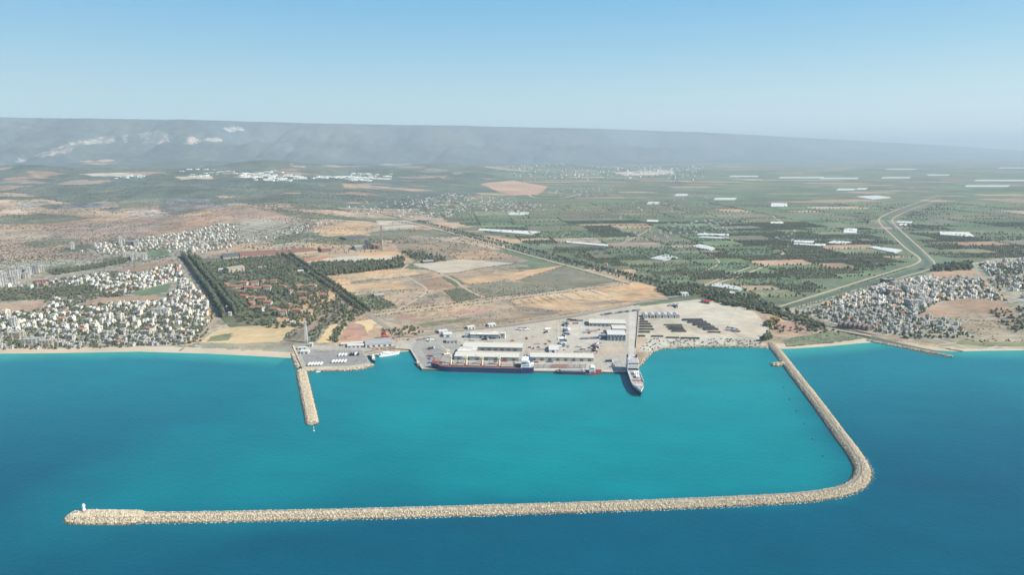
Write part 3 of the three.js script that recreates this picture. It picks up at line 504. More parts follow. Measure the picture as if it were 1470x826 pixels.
const port = quay('port_apron', 'wide concrete port apron with quay walls', [[588.5, 501.5], [605.5, 530], [700, 531.8], [800, 533.3], [897, 534.8], [899, 533.5], [904, 528.5], [911, 528.5], [914, 480], [918, 438], [900, 440.5], [850, 451.3], [800, 459.6], [735, 468.6], [700, 472.6], [640, 479], [592, 486.5], [572, 489], [566, 497], [545, 500]],
  [[[0.288, 0.275, 0.247], [[588, 501], [604, 529], [640, 531], [650, 512], [664, 494], [650, 484], [600, 487]]], [[0.384, 0.345, 0.277], [[745, 466], [840, 452], [840, 500], [760, 505], [752, 492]]], [[0.352, 0.330, 0.292], [[870, 528], [865, 512], [897, 511], [899, 534], [866, 534]]], [[0.400, 0.330, 0.255], [[859, 496], [897, 495], [897, 511], [858, 513]]], [[0.424, 0.393, 0.330], [[805, 465], [858, 458], [866, 476], [850, 502], [806, 502]]], [[0.440, 0.416, 0.360], [[903, 445], [913, 443], [909, 528], [902, 528]]], [[0.456, 0.432, 0.375], [[764, 529], [803, 529], [803, 534], [764, 533.4]]], [[0.456, 0.432, 0.375], [[866, 531], [898, 532], [898, 535], [866, 534.6]]], [[0.232, 0.220, 0.203], [[606, 500], [622, 497], [640, 505], [630, 522], [614, 520]]], [[0.440, 0.408, 0.345], [[586, 501], [590, 500], [609, 530], [604, 531]]]], [0.376, 0.341, 0.281], 3);
const west = quay('west_quay', 'grey asphalt quay with parked trailers beside the west breakwater', [[420.5, 498], [435, 530.6], [470, 529.2], [500, 529], [518, 527.4], [533.5, 523.8], [522.5, 505.6], [545, 501.5], [568, 500], [568, 490], [520, 494], [440, 496.5]],
  [[[0.232, 0.224, 0.210], [[430, 502], [520, 503], [529, 521], [500, 526], [440, 527]]], [[0.400, 0.361, 0.285], [[436, 527], [500, 525.6], [530, 521], [534, 525], [500, 530], [436, 531]]], [[0.320, 0.302, 0.262], [[520, 496], [570, 490], [570, 502], [524, 506]]]], [0.336, 0.314, 0.266], 8);
mesh('parapet_wall', ribbonWall(plan([[419.6, 497.6], [434.2, 530.4]], QY), QY, QY + 2.4, .8), M.core, west.g);
function ribbonWall(L, y0, y1, w) { return join(L.slice(1).map((b, i) => { const a = L[i], l = Math.hypot(b[0] - a[0], b[1] - a[1]); return box(l, y1 - y0, w).rotateY(-Math.atan2(b[1] - a[1], b[0] - a[0])).translate((a[0] + b[0]) / 2, (y0 + y1) / 2, (a[1] + b[1]) / 2); })); }
mesh('quay_kerb', ribbonWall(plan([[589.5, 502.5], [605.5, 529.6], [700, 531.5], [800, 533], [897, 534.5]], QY), QY, QY + .35, .9), M.concrete, port.g);
tag(mesh('boundary_wall', ribbonWall(plan([[560, 485.6], [592, 481.8], [640, 475], [700, 468.6], [735, 464.8], [800, 455.8], [850, 447.2], [892, 438]]), GL, GL + 3, .5), M.concrete), 'low concrete wall along the inland side of the port road', 'wall');
tag(mesh('yard_wall', ribbonWall(plan([[916.5, 446], [914.2, 480], [912.4, 500]]), GL, GL + 2.6, .6), M.concrete), 'pale wall between the port apron and the pipe yard', 'wall');
tag(mesh('colony_wall', ribbonWall(plan([[318, 465.6], [400, 463.6], [436, 461.5]]), GL, GL + 2.6, .5), M.concrete), 'long boundary wall below the mill colony trees', 'wall');
{ const [x, z] = at(268.5, 499, 0), p = thing('beach_pier', 'narrow timber pier on the west beach', 'pier', x, 0, z); const wd = textured(.20, .16, .12); mesh('deck', boxOn(3.2, .35, 52, 0, 1.9, 3), wd, p); for (let k = 0; k < 6; k++) for (const s of [-1, 1]) mesh('pile', cyl(.22, .22, 4.4, s * 1.2, -2.4, -18 + k * 9, 8), wd, p); }
// ------------------------------------------------------------------ ships
// a hull: x runs aft (0) to bow (L); the section at each station is lofted from half-breadths on deck and at the waterline
function hullShape(L, B, deck, { stern = .8, bowFull = .22, flare = 1.05, sheer = 0, fore = 0, foreLen = .1, aft = 0, aftLen = .0, rake = .035, y0 = -3 } = {}) {
  const n = 40, rows = 7, pos = [], idx = [], uv = [], top = [];
  for (let i = 0; i <= n; i++) {
    const t = i / n, bowT = clamp((t - (1 - bowFull)) / bowFull, 0, 1), st = clamp(t / .12, 0, 1);
    const wD = B / 2 * (1 - Math.pow(bowT, 2.2)) * lerp(stern, 1, Math.pow(st, .6)), wW = B / 2 * (1 - Math.pow(bowT, 1.5)) * lerp(stern * .75, 1, Math.pow(st, .7));
    const y = deck + sheer * bowT * bowT + (t > 1 - foreLen ? fore : 0) + (t < aftLen ? aft : 0);
    for (let k = 0; k <= rows; k++) { const q = k / rows, yy = lerp(y0, y, q), w = Math.max(.05, lerp(wW, wD * flare, q)); pos.push(t * L + bowT * bowT * rake * L * q, yy, w); uv.push(t * L / 6, q); }
    top.push([t * L + bowT * bowT * rake * L, y, Math.max(.05, wD * flare)]);
  }
  const c = rows + 1, N = pos.length / 3;
  for (let i = 0; i < N; i++) { pos.push(pos[i * 3], pos[i * 3 + 1], -pos[i * 3 + 2]); uv.push(uv[i * 2], uv[i * 2 + 1]); }
  for (let i = 1; i <= n; i++) for (let k = 1; k <= rows; k++) { const a = i * c + k; idx.push(a - c - 1, a, a - 1, a - c - 1, a - c, a); const b = N + a; idx.push(b - c - 1, b - 1, b, b - c - 1, b, b - c); }
  for (let k = 1; k <= rows; k++) { idx.push(k - 1, N + k - 1, N + k, k - 1, N + k, k); const a = n * c + k; idx.push(a - 1, N + a, N + a - 1, a - 1, a, N + a); }
  const hull = triMesh(pos, idx, uv), dp = [], di = [];
  top.forEach(([x, y, w], i) => { dp.push(x, y - .9, w - .05, x, y - .9, -w + .05); if (i) { const a = i * 2; di.push(a - 2, a, a + 1, a - 2, a + 1, a - 1); } });
  return { hull, deck: triMesh(dp, di, dp.flatMap((v, i) => i % 3 === 1 ? [] : [v / 6])), top };
}
function banded(geo, bands) {          // colours of the paint bands by height: [[upTo, r, g, b], ...]
  const g = geo.index ? geo.toNonIndexed() : geo, p = g.attributes.position, col = [];
  for (let i = 0; i < p.count; i += 3) { const y = (p.getY(i) + p.getY(i + 1) + p.getY(i + 2)) / 3, b = bands.find(k => y <= k[0]) || bands[bands.length - 1]; for (let k = 0; k < 3; k++) col.push(b[1], b[2], b[3]); }
  g.setAttribute('color', new THREE.Float32BufferAttribute(col, 3)); g.computeVertexNormals(); return g;
}
const paint = (r, g, b, rough = .45) => new THREE.MeshStandardMaterial({ color: lin(r, g, b), roughness: rough });
const SH = { white: paint(.78, .79, .78), cream: paint(.68, .60, .44), navy: paint(.02, .035, .12), red: paint(.32, .06, .05), deckRed: textured(.36, .12, .095), hatch: textured(.52, .47, .40), grey: paint(.33, .34, .35), dark: paint(.035, .04, .05), glass: paint(.03, .045, .06, .15), blue: paint(.05, .12, .28), orange: paint(.75, .22, .04), teal: paint(.10, .30, .34), pink: paint(.55, .33, .28) };
function place(t, a, b, y = 0) { const dx = b[0] - a[0], dz = b[1] - a[1]; t.position.set(a[0], y, a[1]); t.rotation.y = -Math.atan2(dz, dx); return Math.hypot(dx, dz); }   // +x of the thing runs from a to b
function decks(parent, x, z, w, d, y, levels, hh, mat, inset = .6) { let o = y; for (let k = 0; k < levels; k++) { mesh('deckhouse_storey', rbox(w - k * inset, hh, d - k * inset * .4, x, o, z, .15), mat, parent); const win = mesh('window_band', join([boxOn(w - k * inset + .12, hh * .3, d * .86, x, o + hh * .48, z), boxOn((w - k * inset) * .8, hh * .3, d - k * inset * .4 + .12, x, o + hh * .48, z)]), SH.glass, parent); o += hh; } return o; }

{ // bulk carrier with four deck cranes, bow to the west
  const stern = at(766.5, 537.4, 0), bow = at(616.5, 533.2, 0), t = thing('bulk_carrier', 'dark blue bulk carrier with red deck and four cream cranes at the quay', 'ship'), L = place(t, stern, bow), B = 27;
  t.position.z -= 12.5;
  const H = hullShape(L * .975, B, 10.6, { fore: 2.6, foreLen: .085, sheer: .6, stern: .82, bowFull: .17, aft: 1.6, aftLen: .12, rake: .022 });
  mesh('hull', banded(H.hull, [[1.0, .22, .05, .05], [30, .022, .04, .125]]), new THREE.MeshStandardMaterial({ vertexColors: true, roughness: .45 }), t);
  mesh('deck', H.deck, SH.deckRed, t);
  mesh('bulwark_stripe', join([1, -1].map(s => { const pts = H.top.map(([x, y, w]) => new THREE.Vector3(x, y - .1, s * w)); return new THREE.TubeGeometry(new THREE.CatmullRomCurve3(pts), 60, .28, 4); })), SH.pink, t);
  const hx = [.165, .315, .47, .625, .78].map(f => f * L + 12), cx = [.315, .49, .64, .80].map(f => f * L - 2);
  const cranesAt = [717, 692.5, 669.5, 647].map(p => (766.5 - p) / 150 * L);
  const gaps = [...cranesAt.map((c, i) => [i ? cranesAt[i - 1] : .15 * L, c]), [cranesAt[3], L * .9]];
  gaps.forEach(([a, b]) => { const w = b - a - 7.5, m = (a + b) / 2; if (w < 4) return; const h = mesh('hatch_coaming', boxOn(w, 1.7, 18.5, m, 9.6), SH.deckRed, t); mesh('hatch_cover', join([boxOn(w + .5, .8, 9.3, m, 11.31, 4.72), boxOn(w + .5, .8, 9.3, m, 11.31, -4.72)]), SH.hatch, h); });
  cranesAt.forEach((c, i) => {
    const k = new THREE.Group(); k.name = 'deck_crane'; t.add(k); k.position.set(c, 9.6, 0);
    mesh('pedestal', cyl(2.1, 1.8, 13, 0, 0, 0, 14), SH.cream, k); mesh('slewing_house', rbox(4.6, 5.4, 4.2, 0, 13, 0, .4), SH.cream, k); mesh('operator_cab', boxOn(1.7, 2, 1.8, .6, 12.6, 2.9), SH.glass, k);
    const e = [[5, 24, -15], [6, 23, -16], [4, 21, -18], [13, 12.5, 6]][i], s = [.6, 15, -1.8];
    mesh('jib', join([bar([s[0] - .9, s[1], s[2]], e, .5), bar([s[0] + .9, s[1], s[2]], e, .5), ...[.25, .5, .75].map(f => bar([lerp(s[0] - .9, e[0], f), lerp(s[1], e[1], f), lerp(s[2], e[2], f)], [lerp(s[0] + .9, e[0], f), lerp(s[1], e[1], f), lerp(s[2], e[2], f)], .2))]), SH.cream, k); mesh('hoist_wire', bar([0, 18.3, 0], e, .1, 4), SH.grey, k);
  });
  const top = decks(t, .075 * L, 0, 17, 23, 9.8, 4, 3.1, SH.white);
  mesh('bridge', rbox(12, 3.2, 26, .083 * L, top, 0, .3), SH.white, t); mesh('bridge_windows', boxOn(12.2, 1.1, 24.5, .083 * L, top + 1.3, 0), SH.glass, t);
  mesh('funnel', rbox(6.5, 9, 5, .028 * L, 19, 0, .9), SH.blue, t); mesh('radar_mast', join([bar([.08 * L, top + 3, 0], [.08 * L, top + 11, 0], .35), bar([.08 * L, top + 8, -2.6], [.08 * L, top + 8, 2.6], .22)]), SH.white, t);
  mesh('lifeboat', new THREE.CapsuleGeometry(1.5, 5, 4, 8).rotateZ(Math.PI / 2).translate(.06 * L, 17.5, 12.6), SH.orange, t); mesh('engine_casing', boxOn(11, 6, 12, .03 * L, 11, 0), SH.white, t);
  for (const s of [-1, 1]) mesh('windlass', rbox(4, 2, 3, .945 * L, 12.4, s * 4, .4), SH.red, t); mesh('foremast', join([bar([.93 * L, 12, 0], [.93 * L, 22, 0], .4), bar([.93 * L, 18, -1.8], [.93 * L, 18, 1.8], .2)]), SH.red, t); for (const z of [-6, -2, 2, 6]) mesh('mooring_bitt', boxOn(1.6, 1.2, .8, .90 * L, 12.2, z), SH.red, t);
}
{ // coaster, bow to the east
  const stern = at(799, 537.4, 0), bow = at(863.6, 539.3, 0), t = thing('coaster', 'small cargo ship with dark hull, red bow and white bridge at the quay', 'ship'), L = place(t, stern, bow), B = 13.5; t.position.z -= 6.5;
  const H = hullShape(L * .965, B, 5.2, { fore: 2.6, foreLen: .17, sheer: .7, bowFull: .25, aft: 0, stern: .8, rake: .045 }), g = banded(H.hull, [[.7, .25, .05, .045], [30, .03, .045, .085]]), p = g.attributes.position, c = g.attributes.color;
  for (let i = 0; i < p.count; i++) if (p.getX(i) > L * .73 && p.getY(i) > .6) c.setXYZ(i, .33, .045, .05);
  mesh('hull', g, new THREE.MeshStandardMaterial({ vertexColors: true, roughness: .5 }), t); mesh('deck', H.deck, textured(.30, .27, .25), t);
  const h = mesh('hatch_coaming', boxOn(L * .56, 1.8, 9.6, L * .37, 4.2), paint(.30, .16, .15), t); for (let k = 0; k < 7; k++) mesh('hatch_cover', boxOn(L * .074, .7, 9.9, L * (.13 + k * .08), 6.02), SH.grey, h);
  const top = decks(t, L * .80, 0, 10.5, 11.6, 4.4, 3, 2.7, SH.white); mesh('bridge', rbox(7.5, 2.8, 12.6, L * .8, top, 0, .3), SH.white, t); mesh('bridge_windows', boxOn(7.7, 1, 11.5, L * .8, top + 1.1, 0), SH.glass, t);
  mesh('funnel', rbox(3, 4.6, 3, L * .755, top - 1, 0, .5), SH.teal, t); mesh('mast', join([bar([L * .8, top + 2.8, 0], [L * .8, top + 9, 0], .22), bar([L * .8, top + 6, -1.7], [L * .8, top + 6, 1.7], .14)]), SH.white, t);
  for (let k = 0; k < 4; k++) mesh('hull_letter', join([boxOn(.55, 1.5, .16, L * .66 + k * 2.5, 2.1, B / 2 + .16), boxOn(1.2, .4, .158, L * .66 + .7 + k * 2.5, k % 2 ? 3.2 : 2.6, B / 2 + .16)]), SH.white, t);
  mesh('gantry', join([bar([L * .61, 5, 5.4], [L * .61, 11, 5.4], .4), bar([L * .61, 5, -5.4], [L * .61, 11, -5.4], .4), box(.9, .9, 11.8, L * .61, 11, 0)]), SH.white, t); mesh('windlass', rbox(2.4, 1.4, 3, L * .93, 7, 0, .3), SH.red, t); mesh('aft_mast', bar([2, 5, 0], [2, 11, 0], .2), SH.white, t);
}
{ // ro-ro ferry, stern to the quay, bow towards the open harbour
  const stern = at(905.5, 531, 0), bow = at(920, 571.2, 0), t = thing('ferry', 'white and navy vehicle ferry berthed stern-first at the quay corner', 'ship'), L = place(t, stern, bow), B = 20.5;
  const H = hullShape(L * .955, B, 10.5, { fore: 1.8, foreLen: .16, sheer: .4, bowFull: .34, stern: .96, rake: .035, flare: 1.06 });
  mesh('hull', banded(H.hull, [[.6, .20, .05, .05], [7.8, .022, .035, .10], [30, .74, .75, .75]]), new THREE.MeshStandardMaterial({ vertexColors: true, roughness: .42 }), t);
  mesh('vehicle_deck', H.deck, textured(.62, .58, .53), t);
  const low = decks(t, L * .09, 0, L * .15, B - .6, 9.8, 1, 4.2, SH.white, .35), top = decks(t, L * .12, 0, L * .22, B - .6, low + .02, 4, 2.9, SH.white, .35); for (const s of [-1, 1]) mesh('side_screen', boxOn(L * .06, 4.2, .5, L * .2, 9.8, s * (B / 2 - .6)), SH.white, t);
  mesh('deck_stripe', boxOn(L * .225, .6, B - .2, L * .12, top - 3.4), SH.red, t); mesh('bridge_roof', rbox(L * .2, .7, B - 3, L * .12, top, 0, .2), textured(.7, .68, .66), t);
  for (const s of [-1, 1]) mesh('funnel', rbox(5, 6.5, 3, L * .045, top - 1, s * 8, .7), SH.navy, t); mesh('mast', join([bar([L * .16, top, 0], [L * .16, top + 8, 0], .3), bar([L * .16, top + 5, -2.4], [L * .16, top + 5, 2.4], .2)]), SH.white, t);
  mesh('stern_ramp', new THREE.BoxGeometry(11, .5, 14).rotateZ(.10).translate(-5.2, 3.9, 0), SH.grey, t);
  for (const s of [-1, 1]) mesh('bulwark', boxOn(L * .42, 1.6, .5, L * .47, 9.6, s * (B / 2 + .25)), SH.white, t);
  mesh('breakwater_plate', join([boxOn(.5, 2.2, B * .62, L * .80, 10.8)]), SH.white, t); mesh('deck_beam', boxOn(1.2, 1.0, B - .4, L * .62, 10.2), SH.red, t); for (const z of [3, -3]) mesh('windlass', rbox(3, 1.6, 2.2, L * .88, 11, z, .3), SH.grey, t);
  const w = [[.36, -6.5], [.36, -3], [.37, .5], [.49, -4.6], [.49, -1.2]];
  for (const [f, z] of w) { const [sx, sz] = [f * L, z], v = new THREE.Vector3(sx, 9.65, sz).applyEuler(t.rotation).add(t.position), q = thing('deck_trailer', 'white box trailer parked on the open ferry deck', 'trailer', v.x, v.y, v.z, t.rotation.y, 'trailers on the ferry deck'); mesh('trailer_box', rbox(12.4, 2.9, 2.5, 0, 1.1, 0, .12), SH.white, q); mesh('chassis', boxOn(12, .4, 1.6, 0, .7), SH.dark, q); for (const k of [-4.8, -3.5, 4.2]) mesh('axle', new THREE.CylinderGeometry(.5, .5, 2.4, 10).rotateX(Math.PI / 2).translate(k, .5, 0), SH.dark, q); }
}
function smallBoat(label, a, b, B, hullMat, style, name = 'boat', lift = 0) {
  const t = thing(name, label, 'boat'), L = place(t, a, b), H = hullShape(L, B, B * .34 + lift, { bowFull: .45, sheer: B * .12, stern: .9, rake: .05, y0: -1 });
  mesh('hull', H.hull, hullMat, t); mesh('deck', H.deck, textured(.6, .56, .5), t); style(t, L, B, B * .34 + lift); return t;
}
smallBoat('long white fast ferry moored along the inner quay', at(543.5, 512.2, 0), at(573, 508.2, 0), 9.5, SH.white, (t, L, B, y) => { mesh('saloon', rbox(L * .62, 2.7, B * .86, L * .40, y - .6, 0, .5), SH.white, t); mesh('saloon_windows', boxOn(L * .58, .9, B * .88, L * .40, y + .7), SH.glass, t); mesh('upper_deck', rbox(L * .34, 2.1, B * .66, L * .36, y + 2.1, 0, .4), SH.white, t); mesh('upper_windows', boxOn(L * .32, .8, B * .68, L * .36, y + 2.9), SH.glass, t); mesh('mast', bar([L * .4, y + 4, 0], [L * .4, y + 7.5, 0], .2), SH.white, t); }, 'fast_ferry', .6);
smallBoat('tugboat with white wheelhouse tied to the end of the west quay', at(533, 510.5, 0), at(538.5, 521, 0), 8.5, paint(.03, .04, .05), (t, L, B, y) => { mesh('deckhouse', rbox(L * .4, 2.6, B * .66, L * .45, y - .3, 0, .3), SH.white, t); mesh('wheelhouse', rbox(L * .2, 2.6, B * .5, L * .54, y + 2.3, 0, .3), SH.white, t); mesh('wheelhouse_windows', boxOn(L * .205, .9, B * .51, L * .54, y + 3.4), SH.glass, t); mesh('funnel', cyl(.8, .7, 3.2, L * .36, y + 2.2, 0, 10), SH.dark, t); mesh('mast', bar([L * .5, y + 4.5, 0], [L * .5, y + 10, 0], .15), SH.white, t); }, 'tugboat', .6);
smallBoat('little white and blue motor boat by the west quay rocks', at(453, 534.6, 0), at(460.5, 533.6, 0), 4.2, SH.white, (t, L, B, y) => { mesh('cabin', rbox(L * .36, 1.5, B * .62, L * .42, y - .5, 0, .3), SH.white, t); mesh('cabin_windows', boxOn(L * .3, .6, B * .64, L * .42, y + .2), SH.glass, t); mesh('awning', rbox(L * .3, .2, B * .7, L * .18, y + 1.2, 0, .08), SH.blue, t); }, 'motor_boat');
smallBoat('flat work barge with deck crane moored at the sloping quay face', at(598.5, 521.5, 0), at(604.5, 529.6, 0), 8, paint(.10, .11, .12), (t, L, B, y) => { mesh('deck_box', rbox(L * .4, 1.6, B * .6, L * .4, y - .6, 0, .2), textured(.45, .42, .36), t); mesh('wheelhouse', rbox(L * .16, 3, B * .4, L * .2, y - .5, 0, .2), SH.cream, t); mesh('derrick', bar([L * .55, y, 0], [L * .85, y + 5, 0], .2), SH.cream, t); }, 'work_barge');
smallBoat('white dinghy on the east shore by the yard', at(933.5, 506.8, .4), at(937.5, 505.2, .4), 3.6, SH.white, (t, L, B, y) => { mesh('cuddy', rbox(L * .4, 1, B * .6, L * .55, y - .5, 0, .2), SH.white, t); }, 'dinghy');
for (const [a, b] of [[1124.6, 557.5], [1133, 574], [1142.5, 590.5], [1153.5, 608.5], [1166, 631], [1180.5, 655.5]]) { const [x, z] = at(a, b, 0), t = thing('mooring_buoy', 'small dark mooring buoy in the line inside the east breakwater', 'buoy', x, 0, z, 0, 'buoys in a line beside the east breakwater'); mesh('float', cyl(1.1, 1.1, 1.3, 0, -.4, 0, 12), SH.dark, t); mesh('cap', cyl(.8, .2, .9, 0, .9, 0, 10), SH.dark, t); mesh('ring', new THREE.TorusGeometry(.3, .07, 6, 10).translate(0, 1.9, 0), SH.grey, t); }
{ const [x, z] = at(451, 619, 0), t = thing('channel_marker', 'slim pale channel marker off the tip of the west breakwater', 'marker', x, 0, z); mesh('float', cyl(1.2, 1.0, 1, 0, -.3, 0, 10), SH.white, t); mesh('pole', cyl(.22, .16, 5, 0, .7, 0, 8), SH.white, t); mesh('topmark', cyl(.6, .1, 1, 0, 5.7, 0, 8), SH.white, t); }
// ------------------------------------------------------------------ port buildings and yard
const BM = {
  cream: textured(.96, .92, .80), white: textured(.95, .95, .92), grey: textured(.40, .42, .44), lightGrey: textured(.58, .58, .56), blueGrey: textured(.36, .47, .55), beige: textured(.62, .53, .40), terracotta: textured(.52, .235, .15), rust: textured(.36, .17, .125), glass: paint(.03, .04, .055, .15), dark: textured(.05, .05, .055), slate: textured(.16, .17, .19), red: textured(.62, .07, .06), pink: textured(.62, .40, .33),
};
// a building whose long front runs between two surveyed points; depth goes inland
function onFront(t, a, b, y, lev) { const A = at(...a, lev), B = at(...b, lev), dx = B[0] - A[0], dz = B[1] - A[1]; t.position.set((A[0] + B[0]) / 2, y, (A[1] + B[1]) / 2); t.rotation.y = -Math.atan2(dz, dx); return Math.hypot(dx, dz); }
function gableRoof(w, d, h, rise, over = .6) {       // ridge along x, centred at z = -d / 2
  const W = w / 2 + over, a = -d - over, b = over, m = -d / 2, y = h, k = .3;
  const p = [-W, y, b, W, y, b, W, y + rise, m, -W, y + rise, m, -W, y, a, W, y, a], q = p.map((v, i) => i % 3 === 1 ? v + k : v), pos = p.concat(q);
  const f = [[6, 7, 8, 9], [9, 8, 11, 10], [0, 3, 2, 1], [3, 4, 5, 2], [0, 1, 7, 6], [5, 4, 10, 11], [1, 2, 8, 7], [2, 5, 11, 8], [3, 0, 6, 9], [4, 3, 9, 10]], idx = f.flatMap(([a, b, c, d]) => [a, b, c, a, c, d]);
  const g = triMesh(pos, idx, pos.flatMap((v, i) => i % 3 === 0 ? [pos[i] / 8, pos[i + 2] / 8] : [])); const n = g.toNonIndexed(); n.computeVertexNormals(); return n;
}
function gableWalls(w, d, h, rise) {
  const s = new THREE.Shape([new THREE.Vector2(0, 0), new THREE.Vector2(d, 0), new THREE.Vector2(d, h), new THREE.Vector2(d / 2, h + rise), new THREE.Vector2(0, h)]);
  return new THREE.ExtrudeGeometry(s, { depth: w, bevelEnabled: false }).rotateY(Math.PI / 2).translate(-w / 2, 0, 0);
}
function shed(name, label, a, b, d, h, rise, { wall = BM.grey, roof = BM.cream, doors = 3, windows = 0, lev = QY, y = QY, ridges = 0, group, doorMat = BM.slate, category = 'warehouse' } = {}) {
  const t = thing(name, label, category, 0, 0, 0, 0, group), w = onFront(t, a, b, y, lev);
  mesh('wall', gableWalls(w, d, h, rise), wall, t); const r = mesh('roof', gableRoof(w, d, h, rise), roof, t);
  for (let k = 0; k < ridges; k++) mesh('roof_seam', boxOn(.25, .18, Math.hypot(d / 2, rise)).rotateX(-Math.atan2(rise, d / 2)).translate(-w / 2 + (k + 1) * w / (ridges + 1), h + rise / 2 + .3, -d / 4), roof, r);
  for (let k = 0; k < doors; k++) mesh('door', boxOn(Math.min(6, w / doors * .45), h * .72, .3, -w / 2 + (k + .5) * w / doors, 0, .12), doorMat, t);
  for (let k = 0; k < windows; k++) { const f = mesh('window', boxOn(Math.min(3, w / windows * .55), h * .22, .3, -w / 2 + (k + .5) * w / windows, h * .7, .1), BM.glass, t); }
  return { t, w };
}
// the U-shaped transit warehouse: three wings round a yard
{
  const t = thing('transit_warehouse', 'large U-shaped cream-roofed warehouse behind the bulk carrier', 'warehouse'), w = onFront(t, [652.5, 517], [744.5, 519], QY, QY), d = 33, h = 7.2, D = 112;
  mesh('wall', gableWalls(w, d, h, 2.4), BM.blueGrey, t); mesh('roof', gableRoof(w, d, h, 2.4), BM.cream, t);
  const back = new THREE.Group(); back.name = 'rear_wing'; t.add(back); back.position.set(5, 0, -66); mesh('wall', gableWalls(w - 4, 36, 7.4, 2.4), BM.grey, back); mesh('roof', gableRoof(w - 4, 36, 7.4, 2.4), BM.cream, back);
  const link = new THREE.Group(); link.name = 'cross_wing'; t.add(link); link.position.set(-w / 2 + 19, 0, -33); mesh('wall', boxOn(36, 7.6, 33, 0, 0, -16.5), BM.grey, link); mesh('roof', boxOn(37, .5, 33.4, 0, 7.7, -16.5), BM.cream, link);
  for (let k = 0; k < 7; k++) { mesh('door', boxOn(6, 5, .3, -w / 2 + (k + .5) * w / 7, 0, .12), BM.slate, t); mesh('loading_bay', boxOn(7, 5.2, .4, 18 + (k - 3.5) * 13, 0, -65.85), BM.slate, t); }
  for (const f of [.34, .7]) mesh('roof_seam', boxOn(.5, .5, 17.5).rotateX(-Math.atan2(2.4, 16.5)).translate(-w / 2 + f * w, 8.7, -8.4), BM.grey, t);
}
shed('quay_warehouse', 'long white-roofed warehouse behind the coaster berth', [761, 518], [852, 519.5], 30, 7, 2.2, { doors: 8, wall: BM.lightGrey, roof: BM.cream, ridges: 6 });
shed('long_shed', 'long narrow white-roofed shed at the back of the port yard', [845.5, 468.4], [898, 469.4], 40, 7, 2.2, { doors: 9, wall: BM.blueGrey, roof: BM.cream, ridges: 5 });
shed('workshop', 'tall steel workshop with gridded blue-grey front', [872, 489.4], [898, 489.8], 40, 13, 2, { doors: 5, windows: 6, wall: BM.blueGrey, roof: BM.white, ridges: 2 });
shed('workshop_annex', 'lower white annex behind the tall workshop', [879, 481], [898.5, 481.2], 34, 13.5, 1.6, { doors: 2, roof: BM.cream });
shed('storage_tent', 'white storage tent between dark pallets behind the quay warehouse', [788, 506.5], [801.5, 506.8], 38, 5.5, 2.8, { doors: 1, wall: BM.white, roof: BM.white });
{ // office with blue front
  const t = thing('port_office', 'pale blue two-storey port office with dark arched windows', 'office building'), w = onFront(t, [675, 486], [716, 486.6], QY, QY);
  mesh('wall', boxOn(w, 8.5, 26, 0, 0, -13), BM.blueGrey, t); mesh('roof', boxOn(w + 1.4, .6, 27.4, 0, 8.55, -13), BM.cream, t); mesh('upper_glazing', boxOn(w * .72, 1.5, .3, w * .07, 6.6, .12), BM.glass, t);
  for (const [x, s, m] of [[-.14, 4.5, 1], [.03, 5, 1], [.2, 3.5, 1]]) mesh('arched_window', new THREE.CylinderGeometry(s / 2, s / 2, .4, 14).rotateX(Math.PI / 2).translate(x * w, 3.2, .14), BM.glass, t);
  mesh('canopy', boxOn(w * .25, .4, 4, w * .32, 3.4, 2.05), BM.slate, t); mesh('side_hall', boxOn(13, 5, 18, -w / 2 - 6.6, 0, -11), BM.grey, t); mesh('side_hall_roof', boxOn(13.6, .4, 18.6, -w / 2 - 6.6, 5.05, -11), BM.blueGrey, t);
  const k = thing('gatehouse', 'white gatehouse beside the blue port office', 'office building'), kw = onFront(k, [718, 486.4], [725, 486.6], QY, QY); mesh('wall', boxOn(kw, 11, 14, 0, 0, -7), BM.white, k); mesh('roof', boxOn(kw + .8, .5, 14.8, 0, 11.05, -7), BM.cream, k); for (const y of [2, 5.4, 8.6]) mesh('window', boxOn(kw * .7, 1.4, .3, 0, y, .1), BM.glass, k);
}
